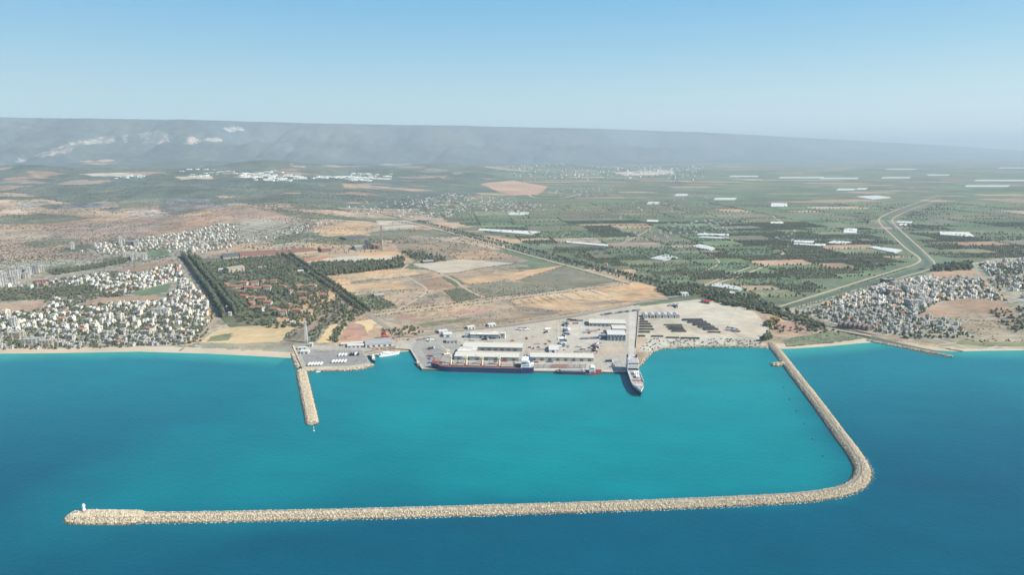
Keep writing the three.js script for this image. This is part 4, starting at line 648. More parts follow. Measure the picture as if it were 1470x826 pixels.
{ // passenger terminal and small buildings on the west side
  const { t } = shed('passenger_terminal', 'passenger terminal with broad grey roof and white front by the fast ferry', [525, 499.4], [564, 497], 44, 6, 2, { doors: 5, wall: BM.white, roof: BM.lightGrey, category: 'terminal' });
  shed('customs_hall', 'low white customs shed beside the passenger terminal', [499, 499.6], [523, 498.8], 14, 4, 1, { doors: 4, wall: BM.white, roof: BM.white, category: 'building' });
  shed('quay_cabin', 'plain white flat cabin on the west quay', [431, 508.4], [443, 508.2], 16, 4.5, .6, { doors: 2, wall: BM.white, roof: BM.white, category: 'building' });
  shed('quay_cabin', 'long white cabin by the foot of the lattice tower', [428, 502.4], [441, 501.8], 9, 3.6, .5, { doors: 2, wall: BM.white, roof: BM.white, category: 'building' });
  shed('quay_cabin', 'white box office at the tower foot', [444, 498.4], [449, 498.2], 12, 6.5, .6, { doors: 1, windows: 2, wall: BM.white, roof: BM.white, category: 'building' });
  shed('long_store', 'row of low cream stores behind the west quay', [490, 497.2], [523, 495], 12, 4, 1, { doors: 8, wall: BM.beige, roof: BM.cream, category: 'building' });
  shed('roadside_shed', 'white roadside shed at the bend of the port road', [631, 479.6], [643, 478.4], 16, 5, 1.2, { doors: 2, wall: BM.white, roof: BM.white, category: 'building' });
  shed('roadside_shed', 'long white roadside shed against the dry field', [672, 473.4], [682, 472.2], 14, 5, 1.2, { doors: 2, wall: BM.white, roof: BM.white, category: 'building' });
  shed('roadside_shed', 'white roadside shed farther along the field edge', [702, 469.8], [712, 468.4], 14, 5, 1.2, { doors: 2, wall: BM.white, roof: BM.white, category: 'building' });
  shed('domed_store', 'white store with slate-grey door in the western port yard', [637, 484.6], [649, 484.2], 22, 6, 2.5, { doors: 1, wall: BM.white, roof: BM.white, doorMat: BM.slate, category: 'building' });
  shed('yard_roof', 'open pale canopy in the western port yard', [641, 493.2], [657, 492.6], 20, 5, .8, { doors: 3, wall: BM.lightGrey, roof: BM.lightGrey, doorMat: BM.slate, category: 'building' });
  shed('gate_canopy', 'white gate canopy where the port road meets the highway', [979, 425.6], [988, 425], 22, 8, 1, { doors: 2, wall: BM.white, roof: BM.white, lev: GL, y: GL, category: 'building' });
  shed('red_roof_depot', 'long red-roofed depot near the port gate', [1006, 434.6], [1018, 437], 18, 6, 1.4, { doors: 3, wall: BM.beige, roof: BM.red, lev: GL, y: GL, category: 'building' });
  shed('farm_store', 'white farm store beyond the tree belt', [1047, 424.6], [1055, 424.4], 22, 7, 1.5, { doors: 2, wall: BM.white, roof: BM.white, lev: GL, y: GL, category: 'building' });
}
// six gabled stores in the pipe yard
[927, 936.5, 946, 954.8, 963.5, 972.2].forEach((p, i) => { const { t } = shed('gabled_store', i === 1 ? 'white gabled store with a slate-grey door in the yard row' : i === 0 ? 'white gabled store at the apron end of the yard row' : i === 5 ? 'white gabled store at the track end of the yard row' : 'white gabled store within the row of six in the pipe yard', [p - 3.9, 457], [p + 3.9, 457], 13, 7.5, 0.5, { doors: 1, wall: BM.lightGrey, roof: BM.white, lev: GL, y: GL, group: 'row of six gabled stores', doorMat: i === 1 ? BM.slate : BM.grey, category: 'store' }); t.children.filter(c => c.name === 'roof' || c.name === 'wall').forEach(c => c.removeFromParent()); const w = 11.5, D = 26; mesh('wall', gableWalls(D, w, 6.5, 3.6).rotateY(Math.PI / 2).translate(w / 2, 0, -D / 2), BM.lightGrey, t); mesh('roof', gableRoof(D, w, 6.5, 3.6, .4).rotateY(Math.PI / 2).translate(w / 2, 0, -D / 2), BM.white, t); });
// stacks of long dark pipes
const pipeMats = [textured(.055, .06, .065, .6), textured(.085, .085, .085, .6), textured(.11, .095, .08, .7)];
function pipeStack(a, b, wide, layers, label, mi = 0, len = 12) {
  const t = thing('pipe_stack', label, 'pipe stack', 0, 0, 0, 0, 'stacks of dark pipe in the yard'), w = onFront(t, a, b, GL + .25, GL), n = Math.max(3, Math.round(wide / 1.5));
  for (let l = 0; l < layers; l++) for (let k = 0; k < n - l; k++) mesh('pipe', new THREE.CylinderGeometry(.72, .72, w, 7).rotateZ(Math.PI / 2).translate(0, .75 + l * 1.28, -(k + l * .5) * 1.5), pipeMats[mi], t);
  for (const f of [-.4, 0, .4]) mesh('bearer', boxOn(.4, .3, n * 1.5 + .8, f * w, -.25, -n * .75 + .75), BM.beige, t);
}
[[459.6, 918.5, 925], [463, 918.4, 930], [466.4, 918.2, 934], [470, 918, 936.5], [474, 917.8, 938.5], [478, 917.6, 933]].forEach(([y, a, b], i) => pipeStack([a, y], [b, y + .2], 9, 2, ['shortest dark pipe stack at the head of the wall-side stacks', 'dark pipe stack second from the gabled stores along the yard wall', 'dark pipe stack third from the gabled stores along the yard wall', 'dark pipe stack fourth from the gabled stores along the yard wall', 'longest dark pipe stack along the yard wall', 'low dark pipe stack nearest the shore along the yard wall'][i], i % 3));
[0, 1, 2, 3, 4].forEach(k => pipeStack([981 + k * 7.6, 461 + k * 3.4], [1009 + k * 5.6, 460.6 + k * 3.4], 13, 2, ['dark pipe stack at the inland end of the slanting yard block', 'second dark pipe stack of the slanting yard block', 'middle dark pipe stack of the slanting yard block', 'fourth dark pipe stack of the slanting yard block', 'dark pipe stack at the shore end of the slanting yard block'][k], k % 2));
[[467.6, 953, 979], [471, 958, 980], [474, 960.5, 982], [477, 965, 985]].forEach(([y, a, b], i) => pipeStack([a, y], [b, y], i ? 10 : 4, 2, ['thin brown pipe row in the middle of the yard', 'dark pipe stack below the thin brown pipe row', 'dark pipe stack in the centre of the yard', 'dark pipe stack behind the shore-side pipe rows'][i], i ? i % 2 : 2));
[[916, 926, 483.5], [935, 952, 484], [956, 975, 486], [977, 1004, 486.6], [1016, 1034, 478]].forEach(([a, b, y], i) => pipeStack([a, y], [b, y + .3], 6, 2, ['short pipe row by the yard wall near the shore', 'pipe row near the shore beside the short row', 'pipe row in the middle of the shore line', 'long dark pipe row above the rubble bank', 'pipe row off the corner of the slanting block'][i], i % 3));

// trucks and cars
const TM = { white: paint(.75, .76, .76), dark: paint(.03, .03, .035), red: paint(.5, .05, .04), blue: paint(.05, .10, .35), grey: paint(.3, .31, .32), tarp: paint(.16, .2, .26), orange: paint(.6, .2, .04), tyre: paint(.02, .02, .02, .9) };
const wheelGeo = new THREE.CylinderGeometry(.52, .52, .4, 10).rotateX(Math.PI / 2);
function wheelAt(t, x, z) { const w = mesh('wheel', wheelGeo, TM.tyre, t); w.position.set(x, .52, z); }
function truck(box_, cab, label) { const t = thing('lorry', label, 'lorry'); mesh('cab', rbox(2.3, 2.7, 2.5, 6.9, .6, 0, .25), cab, t); mesh('windscreen', boxOn(.1, 1, 2.2, 8.07, 2, 0), BM.glass, t); mesh('trailer', rbox(12.6, 2.9, 2.55, -.9, 1.15, 0, .12), box_, t); mesh('chassis', boxOn(15, .4, 1, .3, .7), TM.dark, t); for (const x of [6.9, -3.6, -4.9, -6.2]) for (const z of [-1.1, 1.1]) wheelAt(t, x, z); return t; }
function carProto(m, label) { const t = thing('car', label, 'car'); mesh('body', rbox(4.4, .8, 1.8, 0, .4, 0, .3), m, t); mesh('cabin', rbox(2.3, .65, 1.55, -.2, 1.15, 0, .25), BM.glass, t); mesh('cabin_roof', rbox(1.7, .1, 1.4, -.2, 1.76, 0, .05), m, t); for (const x of [-1.4, 1.4]) for (const z of [-.8, .8]) { const w = mesh('wheel', wheelGeo, TM.tyre, t); w.scale.set(.62, .62, .5); w.position.set(x, .34, z); } return t; }
const trucks = [truck(TM.white, TM.white, ''), truck(TM.tarp, TM.blue, ''), truck(TM.grey, TM.red, ''), truck(TM.dark, TM.white, '')], cars = [carProto(TM.white, ''), carProto(TM.grey, ''), carProto(TM.dark, ''), carProto(TM.red, '')];
const firstUse = new Set();
function put(proto, x, y, z, turn, label, group) { if (!firstUse.has(proto)) { firstUse.add(proto); proto.position.set(x, y, z); proto.rotation.y = turn; tag(proto, label, null, group); return proto; } return copyOf(proto, x, y, z, turn, label, group); }
const N = Math.PI / 2;
const putPx = (proto, px, py, lev, turn, label, group) => { const [x, z] = at(px, py, lev); return put(proto, x, lev, z, turn, label, group); };
[[444.5, 524.4, 5, 4.3], [478.5, 520.6, 5, 4.4], [488, 511, 3, 4.4], [504, 510, 4, 3.6]].forEach(([a, b, n, s], r) => { for (let k = 0; k < n; k++) putPx(trucks[r === 3 && k !== 2 ? 3 : 0], a + k * s, b - k * .12, QY, N, r === 3 && k !== 2 ? 'dark trailer lorry in the seaward parking group by the terminal' : ['white trailer lorry in the row of five beside the west breakwater', 'white trailer lorry in the row of five along the rock edge', 'white trailer lorry in the row of three in the middle of the west quay', 'white trailer lorry among the dark ones on the west quay'][r], ['lorries beside the west breakwater', 'lorries along the west quay edge', 'lorries in the middle of the west quay', 'lorries by the terminal'][r]); });
for (let k = 0; k < 11; k++) { const p = 866 + k * 4.9; putPx(trucks[[1, 3, 3, 2, 1, 3, 1, 3, 2, 3, 1][k]], p, 452.6 - k * .62, QY, .5, 'dark lorry in the long queue along the inland port road', 'lorries queueing along the port road'); }
for (let k = 0; k < 5; k++) putPx(trucks[[0, 1, 0, 3, 0][k]], 745 + k * 2.6, 474.5 - (k % 2) * 1.4, QY, -.5 + k * .1, 'lorry in the small cluster on the open apron east of the blue office', 'lorries on the open apron');
const rt = rng(91);
for (let k = 0; k < 26; k++) { const f = k / 25, px = lerp(816, 800, f) + ri(rt, -5, 5), py = lerp(462, 504, f) + ri(rt, -2, 2); putPx(trucks[Math.floor(rt() * 4)], px, py, QY, rt() * 6.3, 'lorry in the loose line crossing the middle of the port yard', 'lorries across the port yard'); }
for (let k = 0; k < 9; k++) putPx(trucks[Math.floor(rt() * 4)], ri(rt, 849, 860), ri(rt, 494, 512), QY, rt() * 6.3, 'lorry parked in the group beside the bare storage square', 'lorries beside the storage square');
for (let k = 0; k < 7; k++) putPx(trucks[[1, 2, 1, 1, 3, 2, 1][k]], 838 + k * 4.6, 487.4 - k * .25, QY, ri(rt, -.1, .1), 'lorry in the row leading to the tall workshop', 'lorries in a row by the workshop');
for (const [a, b, m, l] of [[619, 501.5, 3, 'dark lorry alone on the western apron'], [874, 519.8, 3, 'dark lorry alone near the ferry berth'], [784, 478, 3, 'dark lorry by the light mast in the yard'], [786, 473.5, 0, 'white lorry by the light mast in the yard'], [612, 487, 1, 'blue lorry near the western port road'], [618, 489.4, 0, 'white lorry near the western port road'], [603, 488, 2, 'red lorry near the western port road'], [842, 478, 2, 'red lorry angled in front of the long shed'], [851, 476.5, 2, 'red lorry parked near the tall workshop corner'], [832, 461.5, 1, 'blue lorry at the west end of the long shed'], [824, 461, 3, 'dark lorry behind the loose line of lorries'], [696, 488.5, 3, 'dark flatbed in front of the blue office'], [905, 523, 3, 'dark lorry on the mole above the ferry ramp']]) putPx(trucks[m], a, b, QY, rt() * .8, l);
for (let k = 0; k < 34; k++) { const g = [[524, 560, 496.8, 499.6, 0], [560, 606, 486, 490, 1], [500, 530, 458, 463, 2], [560, 575, 476, 482, 3]][k % 4]; putPx(cars[Math.floor(rt() * 4)], ri(rt, g[0], g[1]), ri(rt, g[2], g[3]) + (k % 4 === 0 ? 2.4 : 0), k % 4 < 2 ? QY : GL + .4, rt() * 6.3, ['car parked on the concrete in front of the passenger terminal', 'car parked along the western port road', 'car parked on the sandy lot by the colony gate', 'car parked beside the red hopper'][k % 4], ['cars at the terminal', 'cars along the port road', 'cars on the sandy lot', 'cars by the hopper'][k % 4]); }
for (let k = 0; k < 10; k++) putPx(trucks[Math.floor(rt() * 4)], ri(rt, 961, 973), ri(rt, 437, 442), GL + .2, rt() * 6.3, 'lorry in the cluster behind the gabled stores', 'lorries behind the gabled stores');
for (let k = 0; k < 9; k++) putPx(trucks[Math.floor(rt() * 4)], ri(rt, 1044, 1058), ri(rt, 471, 477), GL + .4, rt() * 6.3, 'machine lorry on the bleached yard by the east shore', 'lorries on the east yard');
// pallets, containers and bagged cargo on the quay between the ships
const cm = [textured(.75, .73, .68), textured(.55, .5, .44), textured(.5, .12, .08), textured(.10, .2, .4)];
for (let r = 0; r < 3; r++) for (let k = 0; k < 12; k++) { const px = [766, 792, 818][r] + k * 2.05, [x, z] = at(px, 526.4, QY), c = thing('cargo_row', ['pale row of bagged cargo on the quay behind the coaster stern', 'low pinkish row of stacked pallets on the quay', 'pale row of bagged cargo beside the coaster bridge'][r], 'cargo', x, QY, z, 0, ['bagged cargo west', 'stacked pallets', 'bagged cargo east'][r]); for (let q = 0; q < 5; q++) mesh('pallet_load', rbox(1.5, 1.7 + (q % 2) * .3, 4.2, (q - 2) * .9, 0, -q * 4.6 + 9, .25), r === 1 ? BM.pink : cm[k % 4 === 3 ? 1 : 0], c); }
for (const [a, b, m, l] of [[768, 521, 2, 'red container by the bulk carrier stern'], [789, 520.4, 3, 'blue container in front of the quay warehouse'], [650, 521.6, 1, 'grey container in front of the U-shaped warehouse'], [690, 521, 1, 'grey container beside a doorway of the U-shaped warehouse'], [724, 519.6, 2, 'red hopper container behind the aft crane'], [716, 523, 0, 'white container on the bulk carrier berth']]) { const [x, z] = at(a, b, QY), c = thing('container', l, 'container', x, QY, z, .05); mesh('box_body', rbox(12.2, 2.6, 2.5, 0, .1, 0, .06), cm[m], c); mesh('door', boxOn(.1, 2.3, 2.3, 6.14, .2, 0), BM.grey, c); for (let k = 0; k < 6; k++) mesh('rib', boxOn(.18, 2.3, .08, -5 + k * 2, .25, 1.28), cm[m], c); }
for (const [a, b, w, d, l] of [[831, 505.6, 16, 9, 'low stack of brown timber beside the storage square'], [842, 504.6, 16, 10, 'taller stack of brown timber beside the storage square'], [702, 491.6, 17, 6, 'brown timber stack in front of the port office'], [465, 505.2, 26, 6, 'long tan sand bund on the west quay']]) { const [x, z] = at(a, b, QY), t = thing('timber_stack', l, 'stack', x, QY, z); for (let k = 0; k < 4; k++) mesh('timber_pack', rbox(w / 4 - .4, 2.2 + (k % 2) * .7, d, (k - 1.5) * w / 4, 0, 0, .15), BM.beige, t); }
{ // loose cargo lots on the apron: containers and wrapped pallets set down singly
  const rc = rng(303), lots = [[668, 680, 488, 490.5, 5, 'container standing before the blue port office'], [612, 634, 507, 524, 7, 'container on the grey western apron'], [756, 784, 494, 503, 9, 'container behind the quay warehouse'], [806, 846, 497, 503.5, 10, 'container beside the timber stacks'], [826, 870, 473, 480, 7, 'container between the long shed and the tall workshop'], [735, 790, 480, 492, 7, 'container set down on the open middle apron'], [770, 830, 459, 466, 6, 'container at the inland edge of the apron'], [880, 896, 515, 529, 4, 'container waiting near the ferry berth'], [655, 740, 520.5, 522.4, 8, 'container along the bulk carrier berth']];
  for (const [a, b, c, d, n, l] of lots) for (let k = 0; k < n * .6; k++) { const [x, z] = at(ri(rc, a, b), ri(rc, c, d), QY), col = Math.floor(rc() * 4), t = thing('container', ['white ', 'brown ', 'red ', 'blue '][col] + l, 'container', x, QY, z, (rc() < .6 ? 0 : N) + ri(rc, -.15, .15), l.replace('container', 'containers')); const len = rc() < .5 ? 12.2 : 6.1; mesh('box_body', rbox(len, 2.6, 2.5, 0, .1, 0, .06), cm[col], t); mesh('door', boxOn(.1, 2.3, 2.3, len / 2 + .03, .2, 0), BM.grey, t); }
}
// mobile harbour crane, cream loader, big wheel-like reel
{
  const [x, z] = at(641.5, 509.5, QY), t = thing('mobile_crane', 'cream mobile harbour crane folded on the apron beside the U-shaped warehouse', 'crane', x, QY, z, .4); mesh('carrier', rbox(13, 2.2, 6, 0, .9, 0, .3), SH.cream, t); mesh('tower', cyl(1.6, 1.3, 8, 0, 3.1, 0, 10), SH.cream, t); mesh('boom', join([bar([0, 10, .7], [-11, 20, .7], .4), bar([0, 10, -.7], [-11, 20, -.7], .4)]), SH.cream, t); mesh('counterweight', rbox(4, 2.4, 4.4, 3.6, 7, 0, .3), SH.cream, t); for (const k of [-5, -2.5, 2.5, 5]) for (const s of [-1, 1]) { const w = mesh('wheel', wheelGeo, TM.tyre, t); w.scale.set(1.7, 1.7, 1.7); w.position.set(k, .9, s * 2.6); }
  const q = thing('mobile_crane', 'yellowish loader crane at the bend of the western port road', 'crane', ...(() => { const [a, b] = at(615, 490.6, QY); return [a, QY, b]; })(), -.6); mesh('carrier', rbox(9, 2, 3, 0, .7, 0, .25), SH.cream, q); mesh('boom', bar([1, 3, 0], [-9, 7, 0], .5), SH.cream, q); mesh('cab', rbox(2, 2, 2.2, 3, 2.6, 0, .25), SH.dark, q); for (const k of [-3, 0, 3]) for (const s of [-1.4, 1.4]) wheelAt(q, k, s);
  const [a, b] = at(754.5, 518, QY), r = thing('hose_reel', 'big dark reel standing between the two quay warehouses', 'reel', a, QY, b, .5); mesh('rim', new THREE.TorusGeometry(5.4, .9, 8, 28).translate(0, 6.4, 0), TM.dark, r); mesh('hub', new THREE.CylinderGeometry(1.1, 1.1, 2.4, 12).rotateX(N).translate(0, 6.4, 0), TM.grey, r); for (let k = 0; k < 6; k++) { const an = k * Math.PI / 3; mesh('spoke', bar([0, 6.4, 0], [Math.cos(an) * 5.3, 6.4 + Math.sin(an) * 5.3, 0], .22), TM.grey, r); } for (const s of [-1, 1]) mesh('stand', join([bar([-4, 0, s * 1.8], [0, 6.4, s * 1.8], .4), bar([4, 0, s * 1.8], [0, 6.4, s * 1.8], .4)]), TM.dark, r);
}
{ // the red hopper tower by the port gate
  const [x, z] = at(551, 486.6, GL), t = thing('red_hopper', 'bright red steel hopper tower by the road into the port', 'hopper', x, GL, z, .2);
  for (const a of [-4.5, 0, 4.5]) for (const b of [-3.5, 3.5]) mesh('leg', boxOn(.9, 13, .9, a, 0, b), BM.red, t); for (const y of [4.4, 9]) mesh('platform', boxOn(11, .6, 9, 0, y), BM.red, t);
  mesh('hopper_bin', new THREE.CylinderGeometry(4.6, 1.4, 5, 4).rotateY(Math.PI / 4).translate(-2, 11.5, 0), BM.red, t); mesh('head_house', rbox(5, 4, 5, 2.4, 12.5, 0, .2), BM.red, t); mesh('chute', bar([3, 12, 0], [11, 2, 4], .9), BM.red, t); mesh('low_bin', rbox(7, 4.4, 6, 9, 0, 2, .3), BM.red, t);
}
{ // lattice tower
  const [x, z] = at(440.3, 492.6, GL), t = thing('lattice_tower', 'tall grey lattice mast with white aerials at the west quay', 'mast', x, GL, z), m = paint(.50, .51, .52, .5), H = 47, w = y => lerp(2.6, .8, y / H);
  for (const [a, b] of [[1, 1], [1, -1], [-1, 1], [-1, -1]]) mesh('leg', bar([a * 2.6, 0, b * 2.6], [a * .8, H, b * .8], .42), m, t);
  for (let k = 0; k < 11; k++) { const y0 = k * H / 11, y1 = (k + 1) * H / 11, p = w(y0), q = w(y1), g = []; for (const [a, b, c, d] of [[1, 1, 1, -1], [1, -1, -1, -1], [-1, -1, -1, 1], [-1, 1, 1, 1]]) g.push(bar([a * p, y0, b * p], [c * q, y1, d * q], .24, 4), bar([c * p, y0, d * p], [a * q, y1, b * q], .24, 4), bar([a * q, y1, b * q], [c * q, y1, d * q], .24, 4)); mesh('bracing', join(g), m, t); }
  mesh('platform', boxOn(4, .4, 4, 0, H - 4), m, t); for (const [a, b] of [[2, 0], [-2, 0], [0, 2], [0, -2]]) mesh('aerial', rbox(.7, 3, .7, a * 1.05, H - 3.5, b * 1.05, .15), BM.white, t); mesh('tip', cyl(.15, .1, 5, 0, H, 0, 6), m, t);
}
for (const [a, b, h, l] of [[799, 482.5, 26, 'tall light mast in the middle of the port yard'], [901, 497, 24, 'light mast beside the bare storage square'], [654, 487, 20, 'light mast west of the blue office'], [725, 470, 20, 'light mast along the port road'], [563, 497, 16, 'light mast at the passenger terminal']]) { const [x, z] = at(a, b, QY), t = thing('light_mast', l, 'light mast', x, QY, z); mesh('pole', cyl(.4, .22, h, 0, 0, 0, 8), TM.grey, t); mesh('lamp_frame', new THREE.TorusGeometry(1.3, .16, 6, 14).rotateX(N).translate(0, h - .4, 0), TM.grey, t); for (let k = 0; k < 4; k++) mesh('floodlight', boxOn(.7, .6, .5, Math.cos(k * N) * 1.3, h - .9, Math.sin(k * N) * 1.3), TM.dark, t); }

// ------------------------------------------------------------------ the old paper mill: chimney, long roofs, process tower
{
  const [x, z] = at(548.6, 358.6), t = thing('mill_chimney', 'very tall slim grey chimney of the disused mill', 'chimney', x, GL, z), m = textured(.42, .36, .31); mesh('shaft', cyl(4.0, 2.6, 94, 0, 0, 0, 20), m, t); mesh('cap_ring', cyl(3.0, 3.0, 2.2, 0, 93, 0, 20), BM.dark, t); for (const y of [30, 62]) mesh('ring_gallery', cyl(4.1, 4.1, .8, 0, y, 0, 18), BM.grey, t); mesh('base', boxOn(12, 6, 12), BM.lightGrey, t);
  const shedRow = (a, b, d, h, label, m) => { const s = thing('mill_hall', label, 'factory hall'), w = onFront(s, a, b, GL, GL), n = Math.max(2, Math.round(d / 22)); mesh('wall', boxOn(w, h, d, 0, 0, -d / 2), BM.beige, s); for (let k = 0; k < n; k++) { const g = gableRoof(w, d / n, h, 2.6, .2).translate(0, .05, -k * d / n); mesh('roof_bay', g, m, s); } };
  shedRow([345.5, 370.6], [398, 367.4], 115, 7, 'long rust-red multi-bay mill roof above the colony trees', BM.rust); shedRow([400, 366.8], [457, 362.6], 92, 7, 'eastern half of the rust-red mill roofs', BM.rust); shedRow([321, 372.4], [344, 371], 95, 7, 'dark slate mill hall beside the red roofs', BM.slate);
  shedRow([438, 378], [476, 371.5], 30, 5, 'low pinkish-red mill store at the corner of the tree belt', BM.terracotta);
  const [px, pz] = at(528, 357.6), p = thing('process_tower', 'dark steel process tower and twin stacks of the disused mill', 'factory tower', px, GL, pz, .1);
  for (const [a, b, w, h] of [[-5, 0, 12, 36], [8, 2, 9, 26], [17, 0, 12, 18], [-20, 3, 16, 14]]) mesh('tower_block', boxOn(w, h, 14, a, 0, b), a === 17 ? BM.rust : BM.slate, p); for (const a of [-9, -2]) mesh('stack', cyl(1.3, 1.1, 22, a, 36, 0, 10), BM.grey, p); mesh('conveyor', bar([-20, 12, 3], [-75, 4, 10], 2.2, 8), BM.slate, p);
  const hall = (a, b, d, h, l, w, r) => shed('mill_building', l, a, b, d, h, 2.4, { wall: w, roof: r, lev: GL, y: GL, doors: 3, category: 'factory building' });
  hall([537, 358.4], [546, 357.6], 40, 14, 'brown brick mill building at the chimney foot', BM.rust, BM.terracotta); hall([510, 359.4], [521, 358.6], 40, 13, 'grey mill building behind the chimney yard', BM.grey, BM.lightGrey); hall([462, 362.6], [476, 361.4], 40, 14, 'weathered mill building by the red roofs', BM.rust, BM.pink); hall([497, 345.6], [524, 343], 60, 9, 'long low dark-green mill store', BM.slate, BM.slate);
  hall([314, 391.6], [330, 391.4], 24, 10, 'white wing of the big colony building', BM.white, BM.cream); hall([329, 393], [352, 389.4], 30, 16, 'large beige colony building with tall windows', BM.beige, BM.beige); hall([372, 387], [383, 385.6], 16, 6, 'small pale-roofed hall among the colony trees', BM.beige, BM.pink); hall([428, 391.6], [436, 391.2], 14, 5, 'white-roofed hut among the dark trees', BM.white, BM.white);
  hall([608, 378.6], [624, 377.4], 24, 7, 'dark shed on the pale lot', BM.slate, BM.lightGrey); hall([538, 427.2], [553, 426], 18, 5, 'low grey shed on the green plot', BM.grey, BM.lightGrey);
}
// ------------------------------------------------------------------ towns: whitewashed houses, apartment blocks, red-roofed colony houses
const WALLS = [textured(.82, .81, .77), textured(.76, .72, .63), textured(.64, .64, .62), textured(.66, .57, .43)];
const ROOFS = [textured(.50, .47, .42), textured(.56, .54, .5), textured(.33, .31, .28), textured(.45, .22, .14)];
const solar = paint(.05, .07, .12, .2), tank = paint(.75, .76, .78, .4);
function windowsOn(list, t) { for (const [w, h, x, y, z, side] of list) mesh('window', side ? boxOn(.16, h, w, x, y, z) : boxOn(w, h, .16, x, y, z), BM.glass, t); }
// each kind is a list of [part name, geometry, material] so that the same shapes serve single houses and the far mass
function houseKind(k) {
  const out = [], W = [11, 13, 9.5, 12, 10][k], D = [9.5, 10, 9, 11, 8.5][k], S = [2, 3, 2, 2, 1][k], h = 3.05 * S + .3;
  const wall = WALLS[k % 4], roof = ROOFS[[0, 1, 2, 3, 0][k]];
  out.push(['wall', boxOn(W, h, D), wall]);
  if (k === 3) out.push(['roof', gableRoof(W, D, h, 2.3, .6).translate(0, 0, D / 2), roof]);
  else {
    out.push(['roof_terrace', boxOn(W - .5, .12, D - .5, 0, h), roof]);
    out.push(['parapet', join([boxOn(W + .16, .9, .22, 0, h - .1, D / 2), boxOn(W + .16, .9, .22, 0, h - .1, -D / 2), boxOn(.22, .9, D - .24, W / 2, h - .1), boxOn(.22, .9, D - .24, -W / 2, h - .1)]), wall]);
    out.push(['stair_tower', boxOn(3.2, 2.5, 3.4, W * .22, h + .12, -D * .2), wall]);
    out.push(['solar_panel', new THREE.BoxGeometry(2, .08, 1.6).rotateX(.6).translate(-W * .25, h + 1, D * .1), solar]); out.push(['water_tank', new THREE.CylinderGeometry(.4, .4, 1.8, 8).rotateZ(N).translate(-W * .25, h + 1.55, -D * .02), tank]);
  }
  if (k === 0 || k === 1 || k === 2) { for (let s = 1; s < S; s++) out.push(['balcony', join([boxOn(W * .56, .2, 1.7, W * .12, 3.05 * s, D / 2 + .85), boxOn(W * .56, .9, .12, W * .12, 3.05 * s + .2, D / 2 + 1.6)]), wall]); }
  for (let s = 0; s < S; s++) { out.push(['window', boxOn(W * .42, 1.7, .16, W * .12, 3.05 * s + .6, D / 2), BM.glass]); if (s) out.push(['window', boxOn(1.4, 1.4, .16, -W * .32, 3.05 * s + .9, D / 2), BM.glass]); out.push(['window', boxOn(.16, 1.4, 1.6, W / 2, 3.05 * s + .9, D * .15), BM.glass]); }
  return out;
}
const KINDS = [0, 1, 2, 3, 4].map(houseKind);
function assemble(name, parts) { const t = thing(name, '', 'house'); for (const [n, g, m] of parts) mesh(n, g, m, t); return t; }
function massGeometry(parts) { const gs = parts.map(([n, g, m]) => { const q = clean(g.clone()), c = new Float32Array(q.attributes.position.count * 3); for (let i = 0; i < c.length; i += 3) { c[i] = m.color.r * .8; c[i + 1] = m.color.g * .8; c[i + 2] = m.color.b * .8; } q.setAttribute('color', new THREE.BufferAttribute(c, 3)); return q; }); return mergeGeometries(gs); }
const keepOut = FIELDS.filter(f => f.m === true && !f.hill && !['wood'].includes(f.c)).map(f => f.P);
const clearOf = (x, z, m = 7) => !keepOut.some(P => inPoly(x, z, P)) && !ROADS.some(([L, w]) => lineDist(x, z, L) < w / 2 + m) && !(x > 400 && -z < 2500 && lineDist(x, z, RIVER_LOW) < 36);
const SPOTS = [], rh = rng(2024);
function townZone(list, spacing, angle, fill, kinds, tagIx, hill = false) {
  const P = hill ? drape(list) : plan(list), c = Math.cos(angle), s = Math.sin(angle), U = P.map(([x, z]) => [x * c + z * s, -x * s + z * c]), a0 = Math.min(...U.map(p => p[0])), a1 = Math.max(...U.map(p => p[0])), b0 = Math.min(...U.map(p => p[1])), b1 = Math.max(...U.map(p => p[1]));
  for (let a = a0; a < a1; a += spacing) for (let b = b0; b < b1; b += spacing * 1.12) {
    if ((Math.floor((b - b0) / (spacing * 1.12)) % 3 === 2 && rh() < .55) || rh() > fill * (.55 + .8 * noise(a / 70, b / 60))) continue;
    const A = a + ri(rh, -.22, .22) * spacing, B = b + ri(rh, -.22, .22) * spacing, x = A * c - B * s, z = A * s + B * c;
    if (!inPoly(x, z, P) || (!hill && !clearOf(x, z)) || (tagIx < 5 && tagIx !== 2 && street(x, z, 3.4))) continue;
    SPOTS.push({ x, z, turn: -angle + (Math.floor(rh() * 4) < 3 ? 0 : N) + ri(rh, -.12, .12), k: kinds[Math.floor(rh() * kinds.length)], s: ri(rh, .62, 1.08), g: tagIx, far: -z });
  }
}
const mixed = [0, 0, 0, 1, 1, 1, 2, 2, 2, 4, 4, 4, 0, 2, 3];
townZone([[-170, 454], [0, 452], [110, 441], [232, 432], [252, 418], [262, 398], [296, 430], [306, 455], [298, 468], [270, 494], [150, 499.5], [0, 501.5], [-170, 505]], 14, .32, .98, mixed, 0);
townZone([[78, 416], [125, 398], [180, 388], [240, 376], [258, 384], [262, 398], [246, 408], [190, 420], [150, 424]], 15, .32, .95, mixed, 1);
townZone([[-90, 414], [0, 408], [62, 402], [124, 398], [132, 408], [60, 414], [0, 417], [-90, 420]], 24, .2, .7, mixed, 1);
townZone([[75, 431], [100, 428], [112, 439], [85, 446], [66, 447]], 17, .3, .8, mixed, 1);
townZone([[98, 360], [135, 351], [200, 345], [330, 330], [348, 344], [330, 357], [268, 368], [214, 358], [150, 368]], 24, .15, .75, mixed, 2);
townZone([[345, 345], [440, 329], [470, 322], [470, 330], [400, 344], [350, 351]], 34, .15, .45, mixed, 2);
